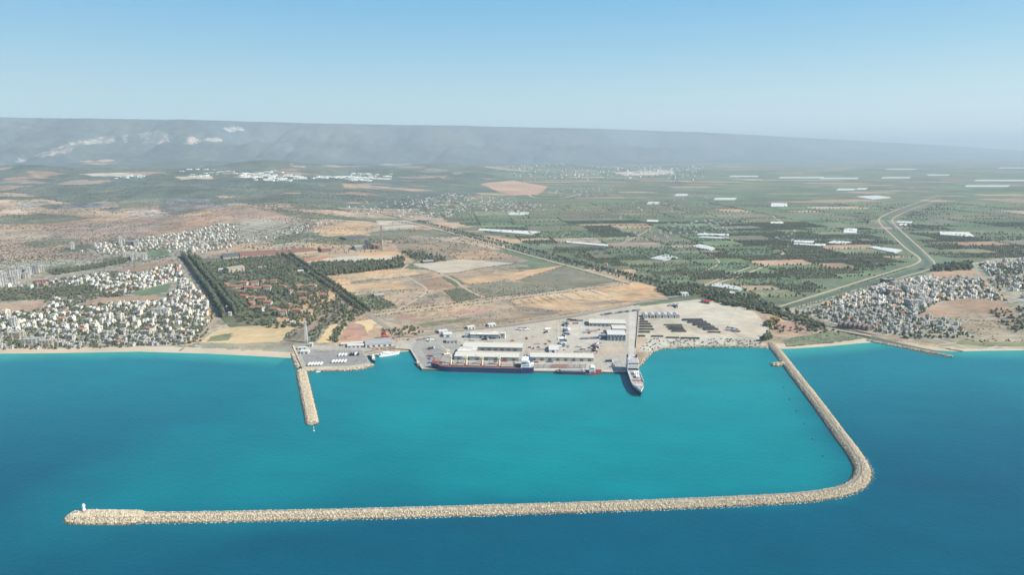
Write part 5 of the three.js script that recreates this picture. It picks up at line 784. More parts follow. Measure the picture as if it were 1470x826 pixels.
townZone([[1146, 452], [1200, 431], [1275, 408], [1332, 396], [1420, 401], [1448, 434], [1345, 431], [1314, 454], [1372, 462], [1398, 484], [1300, 487], [1230, 469]], 15, -.42, .98, mixed, 3);
townZone([[1402, 380], [1470, 373], [1640, 368], [1640, 440], [1470, 431], [1436, 412]], 16, -.42, .9, mixed, 4);
townZone([[878, 350], [925, 327], [1000, 317], [1062, 320], [1066, 330], [970, 344]], 42, .1, .55, mixed, 5);
townZone([[1098, 346], [1134, 334], [1142, 345], [1110, 350]], 34, .1, .5, mixed, 5);
townZone([[700, 362], [960, 410], [960, 400], [740, 350]], 70, .25, .2, [4, 3, 4], 5);
townZone([[1380, 366], [1470, 345], [1470, 366]], 90, .2, .4, [4, 3], 5);
townZone([[556, 308], [600, 290], [650, 280], [740, 288], [800, 296], [760, 310], [690, 306], [600, 317]], 42, .1, .5, mixed, 6);
townZone([[480, 305], [540, 290], [600, 285], [600, 295], [520, 312]], 60, .1, .4, mixed, 6);
townZone([[800, 300], [880, 290], [1100, 300], [1080, 318], [900, 318]], 95, .1, .25, mixed, 6);
townZone([[780, 275], [850, 268], [900, 275], [860, 284], [800, 283]], 60, .1, .4, mixed, 6);
townZone([[900, 290], [1000, 280], [1040, 290], [960, 300]], 95, .1, .35, mixed, 6);
SPOTS.sort((a, b) => a.far - b.far);
{
  const labels = ['flat-roofed house in the dense beach town west of the port', 'flat-roofed house on the upper streets of the west town', 'house on the far terrace below the bare hill', 'flat-roofed house in the river-mouth town', 'house at the eastern edge of the river-mouth town', 'farmhouse in the village on the plain', 'house in the distant village'];
  const look = ['white two-storey', 'cream three-storey', 'grey-white', 'tan, tile-roofed', 'low white single-storey'];
  const groups = ['houses of the beach town', 'houses of the upper west town', 'houses on the far terrace', 'houses of the river-mouth town', 'houses of the eastern edge', 'village houses', 'distant village houses'];
  // the nearest of each of the two big towns stand singly; the rest are one mass
  const single = SPOTS.filter(s => s.g === 0).slice(0, 165).concat(SPOTS.filter(s => s.g === 3 || s.g === 4).slice(0, 125)), set = new Set(single), protos = KINDS.map(() => null);
  for (const s of single) {
    const label = look[s.k] + ' ' + labels[s.g].replace('flat-roofed ', '').replace('house ', 'house '), y = ground(s.x, s.z);
    let t; if (!protos[s.k]) { t = protos[s.k] = assemble('town_house', KINDS[s.k]); t.position.set(s.x, y, s.z); t.rotation.y = s.turn; tag(t, label, 'house', groups[s.g]); } else t = copyOf(protos[s.k], s.x, y, s.z, s.turn, label, groups[s.g]);
    t.scale.set(s.s, s.s * (.92 + .2 * hash2(s.x | 0, s.z | 0)), s.s);
  }
  const massMat = new THREE.MeshStandardMaterial({ vertexColors: true, roughness: .85 }), mass = new THREE.Group(); mass.name = 'town_house_mass'; scene.add(mass); kind(mass, 'stuff', 'mass of small white houses filling the rest of the towns and villages'); 
  KINDS.forEach((k, i) => { const l = SPOTS.filter(s => s.k === i && !set.has(s)).map(s => { const g = .82 + .36 * hash2(s.x | 0, 7); return [s.x, ground(s.x, s.z), s.z, s.s * (s.far > 3500 ? 1.35 : 1), s.s * (.9 + .5 * hash2(s.z | 0, 3)), s.s * (s.far > 3500 ? 1.3 : 1), s.turn, lin(g, g * (.96 + .04 * hash2(s.x | 0, 1)), g * (.9 + .1 * hash2(s.z | 0, 2)))]; }); if (l.length) kind(instances('house_mass', massGeometry(k), massMat, l, mass), 'stuff'); });
}
// apartment blocks
function block(name, label, a, b, d, floors, wall, group) {
  const t = thing(name, label, 'apartment block', 0, 0, 0, 0, group), w = onFront(t, a, b, 0, GL), h = floors * 3.1 + .6; t.position.y = ground(t.position.x, t.position.z);
  mesh('wall', boxOn(w, h, d, 0, 0, -d / 2), wall, t); mesh('roof', boxOn(w + .5, .35, d + .5, 0, h, -d / 2), ROOFS[1], t); mesh('lift_house', boxOn(5, 2.8, 5, w * .1, h + .36, -d * .5), wall, t);
  const n = Math.max(2, Math.round(w / 7)); for (let f = 0; f < floors; f++) for (let k = 0; k < n; k++) { mesh('window', boxOn(w / n * .5, 1.5, .2, -w / 2 + (k + .5) * w / n, f * 3.1 + 1.1, 0), BM.glass, t); if (f && k % 2 === 0) mesh('balcony', boxOn(w / n * .8, 1, 1.4, -w / 2 + (k + .5) * w / n, f * 3.1 - .1, .75), wall, t); }
  for (let f = 0; f < floors; f++) mesh('window', boxOn(.2, 1.5, d * .4, w / 2, f * 3.1 + 1.1, -d / 2), BM.glass, t);
}
const G1 = 'tall white blocks at the west town edge';
block('apartment_block', 'largest white apartment block of the western cluster', [-1, 412.5], [6.5, 412], 26, 14, WALLS[0], G1); block('apartment_block', 'white slab beside the largest apartment block', [7, 411.6], [13, 411], 24, 12, WALLS[2], G1);
block('apartment_block', 'grey-sided mid-rise block below the apartment cluster', [15, 409.5], [23.5, 409], 20, 8, WALLS[2], G1); block('apartment_block', 'white block in the middle of the apartment cluster', [17, 401.5], [31, 400.6], 20, 8, WALLS[0], G1); block('apartment_block', 'white block behind the middle of the cluster', [12, 397], [24, 396.4], 20, 9, WALLS[1], G1);
block('apartment_block', 'white block with wide front at the back of the cluster', [26, 396], [36, 395.6], 20, 9, WALLS[0], G1); block('apartment_block', 'narrow white block at the back of the cluster', [36.6, 396.4], [44.6, 396], 20, 8, WALLS[0], G1); block('apartment_block', 'grey block at the inland end of the cluster', [45.6, 394.2], [53, 393.8], 20, 9, textured(.4, .39, .40), G1); block('apartment_block', 'white block next to the grey one', [54, 392.2], [64.4, 391.4], 20, 7, WALLS[1], G1); block('apartment_block', 'low pale block below the cluster street', [33.6, 400.6], [42, 400.2], 18, 6, WALLS[1], G1); block('apartment_block', 'red and white striped hall between cluster and houses', [50, 407], [70, 405.6], 24, 3, textured(.55, .25, .2), G1);
const G2 = 'white blocks on the upper street';
[[176.5, 371.6], [182.6, 373], [188.6, 374], [194.4, 373.6], [203.4, 373.6]].forEach(([a, b], i) => block('apartment_block', ['first', 'second', 'third', 'fourth', 'detached fifth'][i] + ' of the white blocks stepping along the upper street, counted from the hill', [a, b], [a + (i > 3 ? 7 : 4.8), b - .2], 16, 7, WALLS[i % 2], G2));
block('apartment_block', 'white tower on the hill terrace beside scrub', [101.5, 358.6], [106.6, 358.4], 16, 9, WALLS[0], 'hill terrace blocks'); block('apartment_block', 'slim white tower farther along the hill terrace', [170.4, 351.8], [175.6, 351.6], 14, 10, WALLS[0], 'hill terrace blocks'); block('apartment_block', 'grey block on the hill terrace', [181, 354.6], [191, 354.4], 18, 7, textured(.33, .34, .36), 'hill terrace blocks'); block('apartment_block', 'white block beside the grey one on the terrace', [192.6, 355], [199.4, 354.8], 16, 9, WALLS[0], 'hill terrace blocks');
block('hotel', 'white flat-roofed hotel standing above the beach houses', [218, 453.6], [241, 453], 16, 5, WALLS[0]); block('hotel', 'grey-balconied beach hotel by the sand', [32, 498.6], [53, 498.2], 18, 5, WALLS[2]); block('hotel', 'cream beach hotel by the sand', [57, 498.8], [76, 498.4], 18, 4, WALLS[3]); block('hotel', 'pale yellow hotel two streets behind the beach', [14, 489], [30, 488.6], 16, 5, WALLS[3]); block('hotel', 'white tower among the west beach houses', [15.6, 471], [22.6, 470.8], 12, 7, WALLS[0]);
const G3 = 'blocks of the river-mouth town'; [[1268, 410.4, 1283], [1300, 419, 1318], [1276, 424.4, 1294], [1318, 430.4, 1330], [1305, 440.6, 1324], [1282, 413, 1300], [1322, 437, 1336]].forEach(([a, b, c], i) => block('apartment_block', ['dark-fronted block near the levee', 'white block with set-back top storey', 'pinkish block in the middle of the river town', 'white block among the close-set towers', 'white block at the edge of the bare field', 'long white block with courtyard', 'stepped white block by the bare field corner'][i], [a, b], [c, b - .5], 18, i ? 5 : 6, [BM.slate, WALLS[0], BM.pink, WALLS[0], WALLS[2], WALLS[1], WALLS[0]][i], G3));
for (let r = 0; r < 3; r++) for (let k = 0; k < 7; k++) { const px = [1205, 1336, 1362][r] + k * (r ? 2.6 : 6.6), py = [470, 428, 424][r] + (r ? -k * 3.6 : k * .9); block('terrace_house', ['terracotta and white terrace house in the row above the river', 'pale terrace house in the inner row of the river town', 'pale terrace house in the outer row of the river town'][r], [px, py], [px + 5.4, py - .1], 10, 3, r ? WALLS[1] : BM.pink, ['terrace row above the river', 'inner terrace row', 'outer terrace row'][r]); }
// red-roofed houses of the mill colony
const colonySpots = [[380, 360], [500, 372], [560, 350], [600, 340], [615, 385], [740, 330], [850, 315], [700, 392], [790, 395], [940, 368], [1090, 372], [1235, 384], [1330, 458], [540, 425], [640, 500], [625, 540], [665, 590], [795, 552], [1140, 500], [1130, 436], [1010, 430], [735, 500], [450, 375], [670, 345], [560, 470], [1000, 560], [940, 640], [1080, 615], [860, 600], [720, 600], [1230, 345], [1350, 500], [880, 460], [480, 330], [650, 360], [730, 350], [410, 335]];
{
  const walls = [textured(.70, .50, .36), textured(.74, .66, .54), textured(.78, .76, .70)], protos = [0, 1, 2].map(k => { const w = [17, 22, 15][k], d = [12, 13, 12][k], h = [7, 6.6, 9.8][k], t = thing('colony_house', '', 'house'); mesh('wall', boxOn(w, h, d), walls[k], t); const r = mesh('roof', gableRoof(w, d, h, 3, .8).translate(0, 0, d / 2), BM.terracotta, t); mesh('chimney', boxOn(1, 2.4, 1, w * .2, h + 1.6, -1.5), walls[2], r); for (let s = 0; s < (k === 2 ? 3 : 2); s++) for (let q = 0; q < 4; q++) mesh('window', boxOn(1.7, 1.5, .16, -w / 2 + (q + .5) * w / 4, .9 + s * 3.1, d / 2), BM.glass, t); mesh('door', boxOn(1.2, 2.2, .2, w * .02, 0, d / 2), BM.slate, t); return t; });
  colonySpots.forEach(([a, b], i) => { if (i > 29) return; const [x, z] = at(270 + a / 6.885, 360 + b / 6.885), k = i % 3, l = ['two-storey house with terracotta roof under the colony trees', 'long pale house with terracotta roof under the colony trees', 'three-storey white house with terracotta roof in the colony'][k], t = put(protos[k], x, GL, z, ri(rh, -.35, .25) + (i % 5 === 0 ? N : 0), l, 'red-roofed houses of the mill colony'); t.scale.setScalar(ri(rh, .95, 1.3)); });
  for (const [a, b, w, l] of [[410, 583, 13, 'white villa at the foot of the tall tree row'], [1040, 738, 11, 'white lodge by the colony boundary wall'], [420, 645, 7, 'small white kiosk below the villa']]) { const [x, z] = at(270 + a / 6.885, 360 + b / 6.885), t = thing('villa', l, 'house', x, GL, z, .1); mesh('wall', boxOn(w, 8.4, w * .8), WALLS[0], t); mesh('roof', gableRoof(w, w * .8, 8.4, 2, .5).translate(0, 0, w * .4), WALLS[0], t); for (let k = 0; k < 3; k++) mesh('window', boxOn(w * .18, 1.5, .2, (k - 1) * w * .3, 5, w * .4), BM.glass, t); mesh('porch', boxOn(w * .5, .3, 2.6, 0, 3, w * .4 + 1.4), WALLS[1], t); }
}
// greenhouses and plastic-covered plots on the plain: low multi-span tunnels
const film = [new THREE.MeshStandardMaterial({ color: lin(.62, .62, .58), roughness: .5 }), new THREE.MeshStandardMaterial({ color: lin(.50, .52, .48), roughness: .55 })];
function greenhouse(label, q, m = 0, y = null, group = 'greenhouses on the plain') {
  const P = y === null ? q.map(([a, b]) => onLand(a, b)) : plan(q), c = [0, 1].map(k => P.reduce((s, p) => s + p[k], 0) / P.length), gl = ground(...c), t = thing('greenhouse', label, 'greenhouse', c[0], gl, c[1], 0, group), L = P.map(([x, z]) => [x - c[0], z - c[1]]);
  mesh('side_wall', prism(L, -.5, 3), film[1], t);
  const spans = clamp(Math.round(Math.hypot(L[3][0] - L[0][0], L[3][1] - L[0][1]) / 16), 2, 12), seg = 3, ps = [], ix = [];
  for (let k = 0; k <= spans * seg; k++) { const f = k / (spans * seg), yy = 3.06 + 2.2 * Math.abs(Math.sin(f * spans * Math.PI)); ps.push(lerp(L[0][0], L[3][0], f), yy, lerp(L[0][1], L[3][1], f), lerp(L[1][0], L[2][0], f), yy, lerp(L[1][1], L[2][1], f)); if (k) { const a = k * 2; ix.push(a - 2, a - 1, a + 1, a - 2, a + 1, a); } }
  mesh('film_roof', triMesh(ps, ix), film[m], t);
}
[['wide white greenhouse beside the highway', [[686, 331.5], [762, 337.6], [776, 333.6], [690, 329.4]]], ['single bright greenhouse by the winding farm lane', [[1106, 297], [1130, 297.2], [1129, 292.6], [1107, 292.4]]], ['square white greenhouse in the orchards', [[1210, 335], [1229, 335.4], [1230, 329.2], [1211, 329]]], ['pale plastic-covered plot west of the lane', [[933, 372.4], [952, 375], [973, 371], [955, 366.6]], 1], ['white plastic-covered plot among orchards', [[994, 355], [1020, 360.6], [1029, 357], [1004, 352]]], ['long greenhouse east of the river', [[1349, 338], [1398, 341], [1390, 334.6], [1348, 333.8]]], ['white greenhouse with notched end west of the river', [[1248, 356.6], [1284, 364.4], [1295, 360], [1256, 355]]], ['narrow white greenhouse north of two others', [[1139, 348.6], [1168, 349.8], [1168, 347.2], [1140, 346.4]]], ['narrow white greenhouse in the middle of a group', [[1138, 352], [1184, 354.4], [1185, 351.4], [1139, 350.4]]], ['broad white greenhouse at the end of a group', [[1187, 350], [1212, 351.4], [1222, 348.6], [1196, 347]]], ['thin strip greenhouse south of the village', [[811, 349], [872, 354.6], [874, 352.4], [814, 347.4]]], ['pale plastic plot by the straight farm lane', [[1016, 411.4], [1060, 418], [1072, 415.4], [1034, 408.6]], 1], ['white plot beyond the first orchards', [[1228, 283], [1252, 287], [1279, 284], [1258, 281.4]]], ['thin white greenhouse east of the lane', [[1286, 320.4], [1308, 321.4], [1309, 319.4], [1288, 318.8]]], ['low white greenhouse above its neighbour', [[1290, 324.4], [1300, 324.8], [1302, 322.8], [1291, 322.4]]], ['white greenhouse near the village edge', [[1000, 338], [1046, 339.4], [1046, 337.2], [1004, 336.4]]], ['pale plot near the village edge', [[1002, 342], [1042, 344], [1046, 342.2], [1008, 340.8]], 1], ['small white greenhouse below the lane', [[1105, 321.4], [1124, 322], [1124, 319.8], [1106, 319.4]]], ['white greenhouse at the village end', [[928, 319], [944, 319.4], [945, 317.2], [929, 316.8]]]].forEach(([l, q, m]) => greenhouse(l, q, m || 0));
[[1117, 1180, 255.4], [1176, 1229, 256.6], [1264, 1304, 255.6], [1200, 1225, 272.6], [1228, 1242, 271.6], [1330, 1360, 251.6], [1384, 1446, 267.6], [1398, 1500, 259.6], [1046, 1086, 253.6], [1024, 1054, 286.2], [968, 985, 280.4], [928, 944, 292.2], [730, 756, 307.4], [1270, 1312, 243.4], [1432, 1480, 241.4]].forEach(([a, b, y]) => { const t = .35 + (y - 230) * .018; greenhouse('far white greenhouse strip on the hazy plain', [[a, y + t], [b, y + t], [b + 3, y - t], [a + 3, y - t]], 1, GL, 'far greenhouse strips'); });
{ // two far settlements of bright glasshouses and works on the hill country
  const list = []; const zone = (l, n) => { const P = drape(l), xs = P.map(p => p[0]), zs = P.map(p => p[1]); for (let k = 0, g = 0; k < n && g < n * 30; g++) { const x = ri(rh, Math.min(...xs), Math.max(...xs)), z = ri(rh, Math.min(...zs), Math.max(...zs)); if (!inPoly(x, z, P)) continue; const v = .75 + .3 * rh(); list.push([x, ground(x, z) + 2, z, ri(rh, 18, 60), ri(rh, 5, 10), ri(rh, 12, 45), ri(rh, -.2, .2), lin(v, v, v * .96)]); k++; } };
  zone([[342, 256], [352, 248], [398, 245.6], [440, 252], [438, 258], [400, 262]], 150); zone([[474, 255], [500, 249.6], [564, 250], [566, 256], [530, 262], [495, 260]], 130); zone([[440, 256], [474, 254], [474, 257], [440, 258]], 14); zone([[250, 246], [330, 243], [345, 250], [260, 258]], 26); zone([[166, 254], [210, 252], [206, 258], [168, 259]], 10);
  const g = new THREE.Group(); g.name = 'far_settlement_mass'; scene.add(g); kind(g, 'stuff', 'bright roofs of far settlements in the hills'); kind(instances('far_roof', boxOn(1, 1, 1, 0, 0, 0), matte(.8, .8, .78), list, g), 'stuff');
  const city = []; for (let k = 0; k < 520; k++) { const [x, z] = at(ri(rh, 716, 1010), 238 + 20 * rh() * rh() + 2, GL), v = .42 + .3 * rh(); city.push([x, ground(x, z), z, ri(rh, 16, 36), k % 40 ? ri(rh, 8, 22) : ri(rh, 40, 70), ri(rh, 16, 36), rh() * 3, lin(v, v * .97, v * .92)]); }
  kind(instances('city_block', boxOn(1, 1, 1), matte(.8, .8, .78), city, g), 'stuff');
}
// ------------------------------------------------------------------ trees
function crownGeometry(seed, n, leaf, tall = 1, rag = .35) {
  const r = rng(seed), pos = [], idx = [], nor = []; const lob = []; for (let k = 0; k < 6; k++) lob.push([ri(r, -.5, .5), ri(r, -.5, .6) * tall, ri(r, -.5, .5), ri(r, .45, .75)]);
  for (let k = 0; k < n; k++) {
    const L = lob[k % 6], a = r() * 6.283, c = r() * 2 - 1, q = Math.sqrt(1 - c * c), rr = L[3] * (1 - rag * r()), p = [L[0] + q * Math.cos(a) * rr, L[1] + c * rr * (.55 + .45 * tall), L[2] + q * Math.sin(a) * rr];
    const t = new THREE.Vector3(r() - .5, r() - .5, r() - .5).normalize(), nn = new THREE.Vector3(q * Math.cos(a), c + .25, q * Math.sin(a)).normalize(), b = new THREE.Vector3().crossVectors(nn, t).normalize(), e = new THREE.Vector3().crossVectors(b, nn), s = leaf * ri(r, .6, 1.25), o = pos.length / 3;
    for (const [u, v] of [[-1, -.7], [1, -.55], [.75, .8], [-.7, .95]]) { pos.push(p[0] + (b.x * u + e.x * v) * s, p[1] + (b.y * u + e.y * v) * s, p[2] + (b.z * u + e.z * v) * s); nor.push(nn.x, nn.y, nn.z); }
    idx.push(o, o + 2, o + 1, o, o + 3, o + 2);
  }
  const g = new THREE.BufferGeometry(); g.setAttribute('position', new THREE.Float32BufferAttribute(pos, 3)); g.setAttribute('normal', new THREE.Float32BufferAttribute(nor, 3)); g.setIndex(idx); return g;
}
const leafM = [[.112, .145, .058], [.092, .132, .062], [.135, .155, .068], [.10, .122, .07], [.45, .32, .07]].map(([r, g, b]) => new THREE.MeshPhysicalMaterial({ color: lin(r, g, b), roughness: 1, transmission: .4, thickness: 0, side: THREE.DoubleSide })), bark = textured(.16, .12, .09);
const massLeaf = new THREE.MeshPhysicalMaterial({ color: 0xffffff, roughness: 1, transmission: .4, thickness: 0, side: THREE.DoubleSide });
const CROWN = [crownGeometry(5, 190, .30), crownGeometry(6, 190, .27, 1.0, .5), crownGeometry(8, 200, .28, 1.5), crownGeometry(9, 170, .30, .8)], SMALL = [crownGeometry(15, 60, .46), crownGeometry(16, 60, .44, 1.2), crownGeometry(17, 56, .44, .75)];
const TREES = [];   // { x, z, r, h, k: kind of crown, far, zone }
const rT = rng(555), addTree = (x, z, r, h, zone, c) => TREES.push({ x, z, r, h, zone, c: c ?? Math.floor(rT() * 4), far: -z });
function row(list, spacing, r, h, zone, jit = 2, gap = .04) { const L = resample(plan(list), spacing); for (const [x, z] of L) if (rT() > gap) addTree(x + ri(rT, -jit, jit), z + ri(rT, -jit, jit), r * ri(rT, .8, 1.2), h * ri(rT, .82, 1.15), zone); }
function grove(list, spacing, fill, r, h, zone, avoid = 0) { const P = Array.isArray(list[0]) ? plan(list) : list, xs = P.map(p => p[0]), zs = P.map(p => p[1]); for (let x = Math.min(...xs); x < Math.max(...xs); x += spacing) for (let z = Math.min(...zs); z < Math.max(...zs); z += spacing) { const a = x + ri(rT, -.45, .45) * spacing, b = z + ri(rT, -.45, .45) * spacing; if (rT() > fill * (.5 + noise(a / 40, b / 40)) || !inPoly(a, b, P)) continue; if (avoid && (HOUSES_AT.some(([p, q]) => Math.hypot(p - a, q - b) < avoid) || ROADS.some(([L, w]) => lineDist(a, b, L) < w / 2 + 1.5))) continue; addTree(a, b, r * ri(rT, .65, 1.3), h * ri(rT, .7, 1.25), zone); } }
const HOUSES_AT = colonySpots.map(([a, b]) => at(270 + a / 6.885, 360 + b / 6.885));
// the two tall rows west of the colony
row([[263, 369], [284, 398], [306, 428], [321, 456]], 6.5, 5.2, 21, 'track row'); row([[272, 368], [296, 398], [318, 426], [338, 452]], 6.5, 5.2, 21, 'colony row'); row([[281, 369], [304, 396], [328, 424], [344, 446]], 9, 5, 15, 'third row');
row([[406, 366], [440, 389], [480, 418], [524, 451]], 8, 4.0, 12, 'port avenue'); row([[414, 364], [448, 387], [488, 415], [532, 448]], 8, 4.0, 12, 'port avenue');
grove([[330, 374], [408, 366], [440, 392], [470, 418], [520, 452], [500, 466], [420, 474], [340, 466], [338, 440], [300, 400], [290, 380]], 12, .58, 4.4, 9, 'colony wood', 12);
grove([[448, 381], [470, 380], [560, 378], [580, 371], [580, 384], [500, 394], [464, 397], [450, 391]], 8.5, .95, 5, 15, 'pine belt'); grove([[575, 362], [600, 362], [640, 370], [640, 378], [600, 376]], 13, .6, 5, 11, 'pine belt');
grove([[500, 428], [542, 424], [568, 440], [542, 447], [520, 441]], 9, .55, 3.4, 5, 'green plot'); grove([[545, 475], [592, 470], [612, 474], [600, 482], [570, 482]], 7.5, .55, 3, 5, 'green plot');
grove([[441, 492], [447, 474], [463, 469], [460, 482], [450, 493]], 7, .8, 3.2, 6, 'quay grove'); grove([[474, 492], [480, 476], [494, 466], [498, 468], [490, 480], [484, 492]], 6.5, .9, 3.4, 7.5, 'quay grove'); grove([[402, 488], [422, 474], [430, 474], [420, 488]], 8, .6, 2.6, 4, 'quay grove');
row([[600, 318], [735, 352], [905, 396], [960, 410]], 11, 4.2, 9, 'highway trees', 5, .15); row([[640, 332], [735, 358], [905, 402], [950, 412]], 12, 4.2, 9, 'highway trees', 6, .3); row([[800, 372], [905, 396], [960, 408]], 11, 4.6, 9, 'highway trees', 8, .2);
grove([[938, 416], [985, 411], [1060, 428], [1112, 440], [1190, 470], [1180, 474], [1105, 452], [1040, 438], [1000, 424], [960, 426]], 9.5, .92, 5, 11, 'river belt'); grove([[950, 405], [1000, 410], [1080, 426], [1104, 438], [1050, 428], [980, 414]], 12, .7, 5, 9, 'river belt'); grove([[1130, 463], [1190, 470], [1210, 480], [1180, 480]], 12, .6, 3.6, 6, 'river belt');
for (const [a, b] of [[1099, 489], [1104, 487], [1101, 485], [1095, 490]]) { const [x, z] = at(a, b); addTree(x, z, 7.5, 15, 'shore tree', 1); } { const [x, z] = at(1112, 463.4); addTree(x, z, 12, 15, 'golden tree', 4); const [u, v] = at(1106, 464); addTree(u, v, 8, 10, 'golden tree', 4); }
grove([[1100, 474], [1120, 468], [1190, 473], [1150, 480], [1120, 478]], 12, .5, 3.4, 5, 'river belt'); grove([[1092, 464], [1110, 460], [1114, 474], [1096, 472]], 9, .7, 4, 7, 'river belt');
grove([[1334, 384], [1392, 378], [1398, 388], [1336, 391]], 11, .75, 6, 12, 'east grove'); grove([[1416, 448], [1470, 440], [1500, 446], [1470, 462], [1430, 456]], 12, .5, 4, 6, 'east grove'); grove([[1435, 464], [1470, 460], [1470, 480], [1455, 478]], 12, .5, 4, 6, 'east grove');
grove([[68, 391], [150, 379], [182, 372], [182, 378], [80, 396]], 9, .85, 4.4, 8, 'west scrub'); grove([[0, 418], [60, 415], [125, 410], [150, 420], [60, 430], [0, 433]], 9, .7, 3.8, 6, 'west scrub'); grove([[150, 418], [178, 412], [176, 426], [150, 428]], 9, .8, 4.2, 7, 'west scrub'); grove([[262, 497], [285, 470], [300, 474], [290, 490]], 9, .4, 3, 5, 'beach trees');
// town gardens
const ROWS = [[[-170, 452], [0, 451], [110, 440], [232, 432], [252, 418], [262, 395], [300, 432], [308, 455], [300, 468], [272, 495], [150, 500], [0, 502], [-170, 505]], [[0, 416], [125, 396], [250, 374], [262, 398], [190, 422], [75, 446]], [[1146, 452], [1200, 430], [1275, 407], [1420, 400], [1450, 435], [1318, 455], [1398, 485], [1300, 488], [1230, 470]], [[1402, 380], [1640, 368], [1640, 440], [1436, 412]], [[98, 360], [200, 345], [345, 330], [345, 352], [214, 362]]];
ROWS.forEach((l, i) => { const P = plan(l), xs = P.map(p => p[0]), zs = P.map(p => p[1]), st = i === 4 ? 17 : 9.6; for (let x = Math.min(...xs); x < Math.max(...xs); x += st) for (let z = Math.min(...zs); z < Math.max(...zs); z += st) { const a = x + ri(rT, -.5, .5) * st, b = z + ri(rT, -.5, .5) * st; if (rT() < .60 && inPoly(a, b, P) && clearOf(a, b, 1)) addTree(a, b, ri(rT, 2, 4.1), ri(rT, 3.4, 8), 'town garden'); } });
// hedges and single trees of the plain and the open ground
{
  for (const p of PARCELS) if (p.far < 5200) { const st = p.far < 3200 ? 13 : 26; for (let e = 0; e < 4; e++) { if (rT() > .42) continue; const a = p.q[e], b = p.q[(e + 1) % 4]; for (const [x, z] of resample([a, b], st)) if (rT() < .75) addTree(x + ri(rT, -2, 2), z + ri(rT, -2, 2), ri(rT, 2.2, 4.6), ri(rT, 4, 9), 'hedge'); } }
  grove([[560, 352], [640, 334], [740, 360], [740, 372], [600, 378]], 26, .4, 3, 4.5, 'fallow shrub'); grove([[542, 453], [735, 430], [735, 462], [600, 476]], 17, .34, 1.7, 1.9, 'fallow shrub'); grove([[640, 418], [690, 413], [800, 410], [806, 416], [700, 430], [657, 436]], 11, .5, 1.9, 2.2, 'fallow shrub'); grove([[300, 352], [560, 344], [560, 362], [300, 372]], 22, .35, 3, 5, 'fallow shrub'); grove([[1120, 489], [1190, 475], [1246, 485], [1190, 493]], 8, .5, 1.6, 1.7, 'fallow shrub'); grove([[918, 503], [932, 487], [1046, 487], [1096, 490], [1094, 499], [950, 503]], 7, .42, 1.9, 2.2, 'fallow shrub');
  grove([[1372, 466], [1500, 456], [1500, 496], [1384, 494]], 13, .35, 1.9, 2.2, 'fallow shrub'); grove([[500, 424], [660, 404], [660, 436], [560, 448]], 20, .3, 2, 2.6, 'fallow shrub'); grove([[0, 345], [180, 330], [260, 352], [200, 384], [60, 392], [0, 396]], 15, .4, 2.4, 3, 'fallow shrub');
}
for (const l of [[[532, 450.5], [600, 443], [680, 433.6], [735, 427], [820, 415.6], [905, 406]], [[540, 455], [600, 447], [680, 437.4], [735, 430.6], [820, 419.6], [900, 409]], [[560, 487], [592, 480.6], [640, 474], [700, 467.4], [735, 463.6], [800, 454.6], [850, 446]], [[461, 398], [582, 385.4]], [[483, 410], [606, 395]], [[491, 422.4], [598, 416.5]], [[587, 379], [632, 393]], [[660, 391.6], [698, 384.6], [742, 378.4]], [[670, 409.6], [724, 404.4]], [[693, 428], [806, 416.8]], [[637, 417.6], [657, 435.4]], [[594, 322.6], [705, 353], [812, 383], [905, 409.6]], [[742, 403], [812, 382]], [[570, 444.4], [656, 435.6]], [[732, 446], [804, 447.4]], [[1130, 446], [1200, 426], [1290, 399]], [[1118, 444], [1200, 418], [1300, 385.6]], [[1310, 457], [1400, 461], [1460, 463]], [[1330, 482], [1400, 489.6], [1500, 490.6]]]) row(l, 8, 2.1, 2.8, 'fallow shrub', 2.4, .35);
TREES.forEach(t => t.size = t.h * t.r / t.far / t.far);
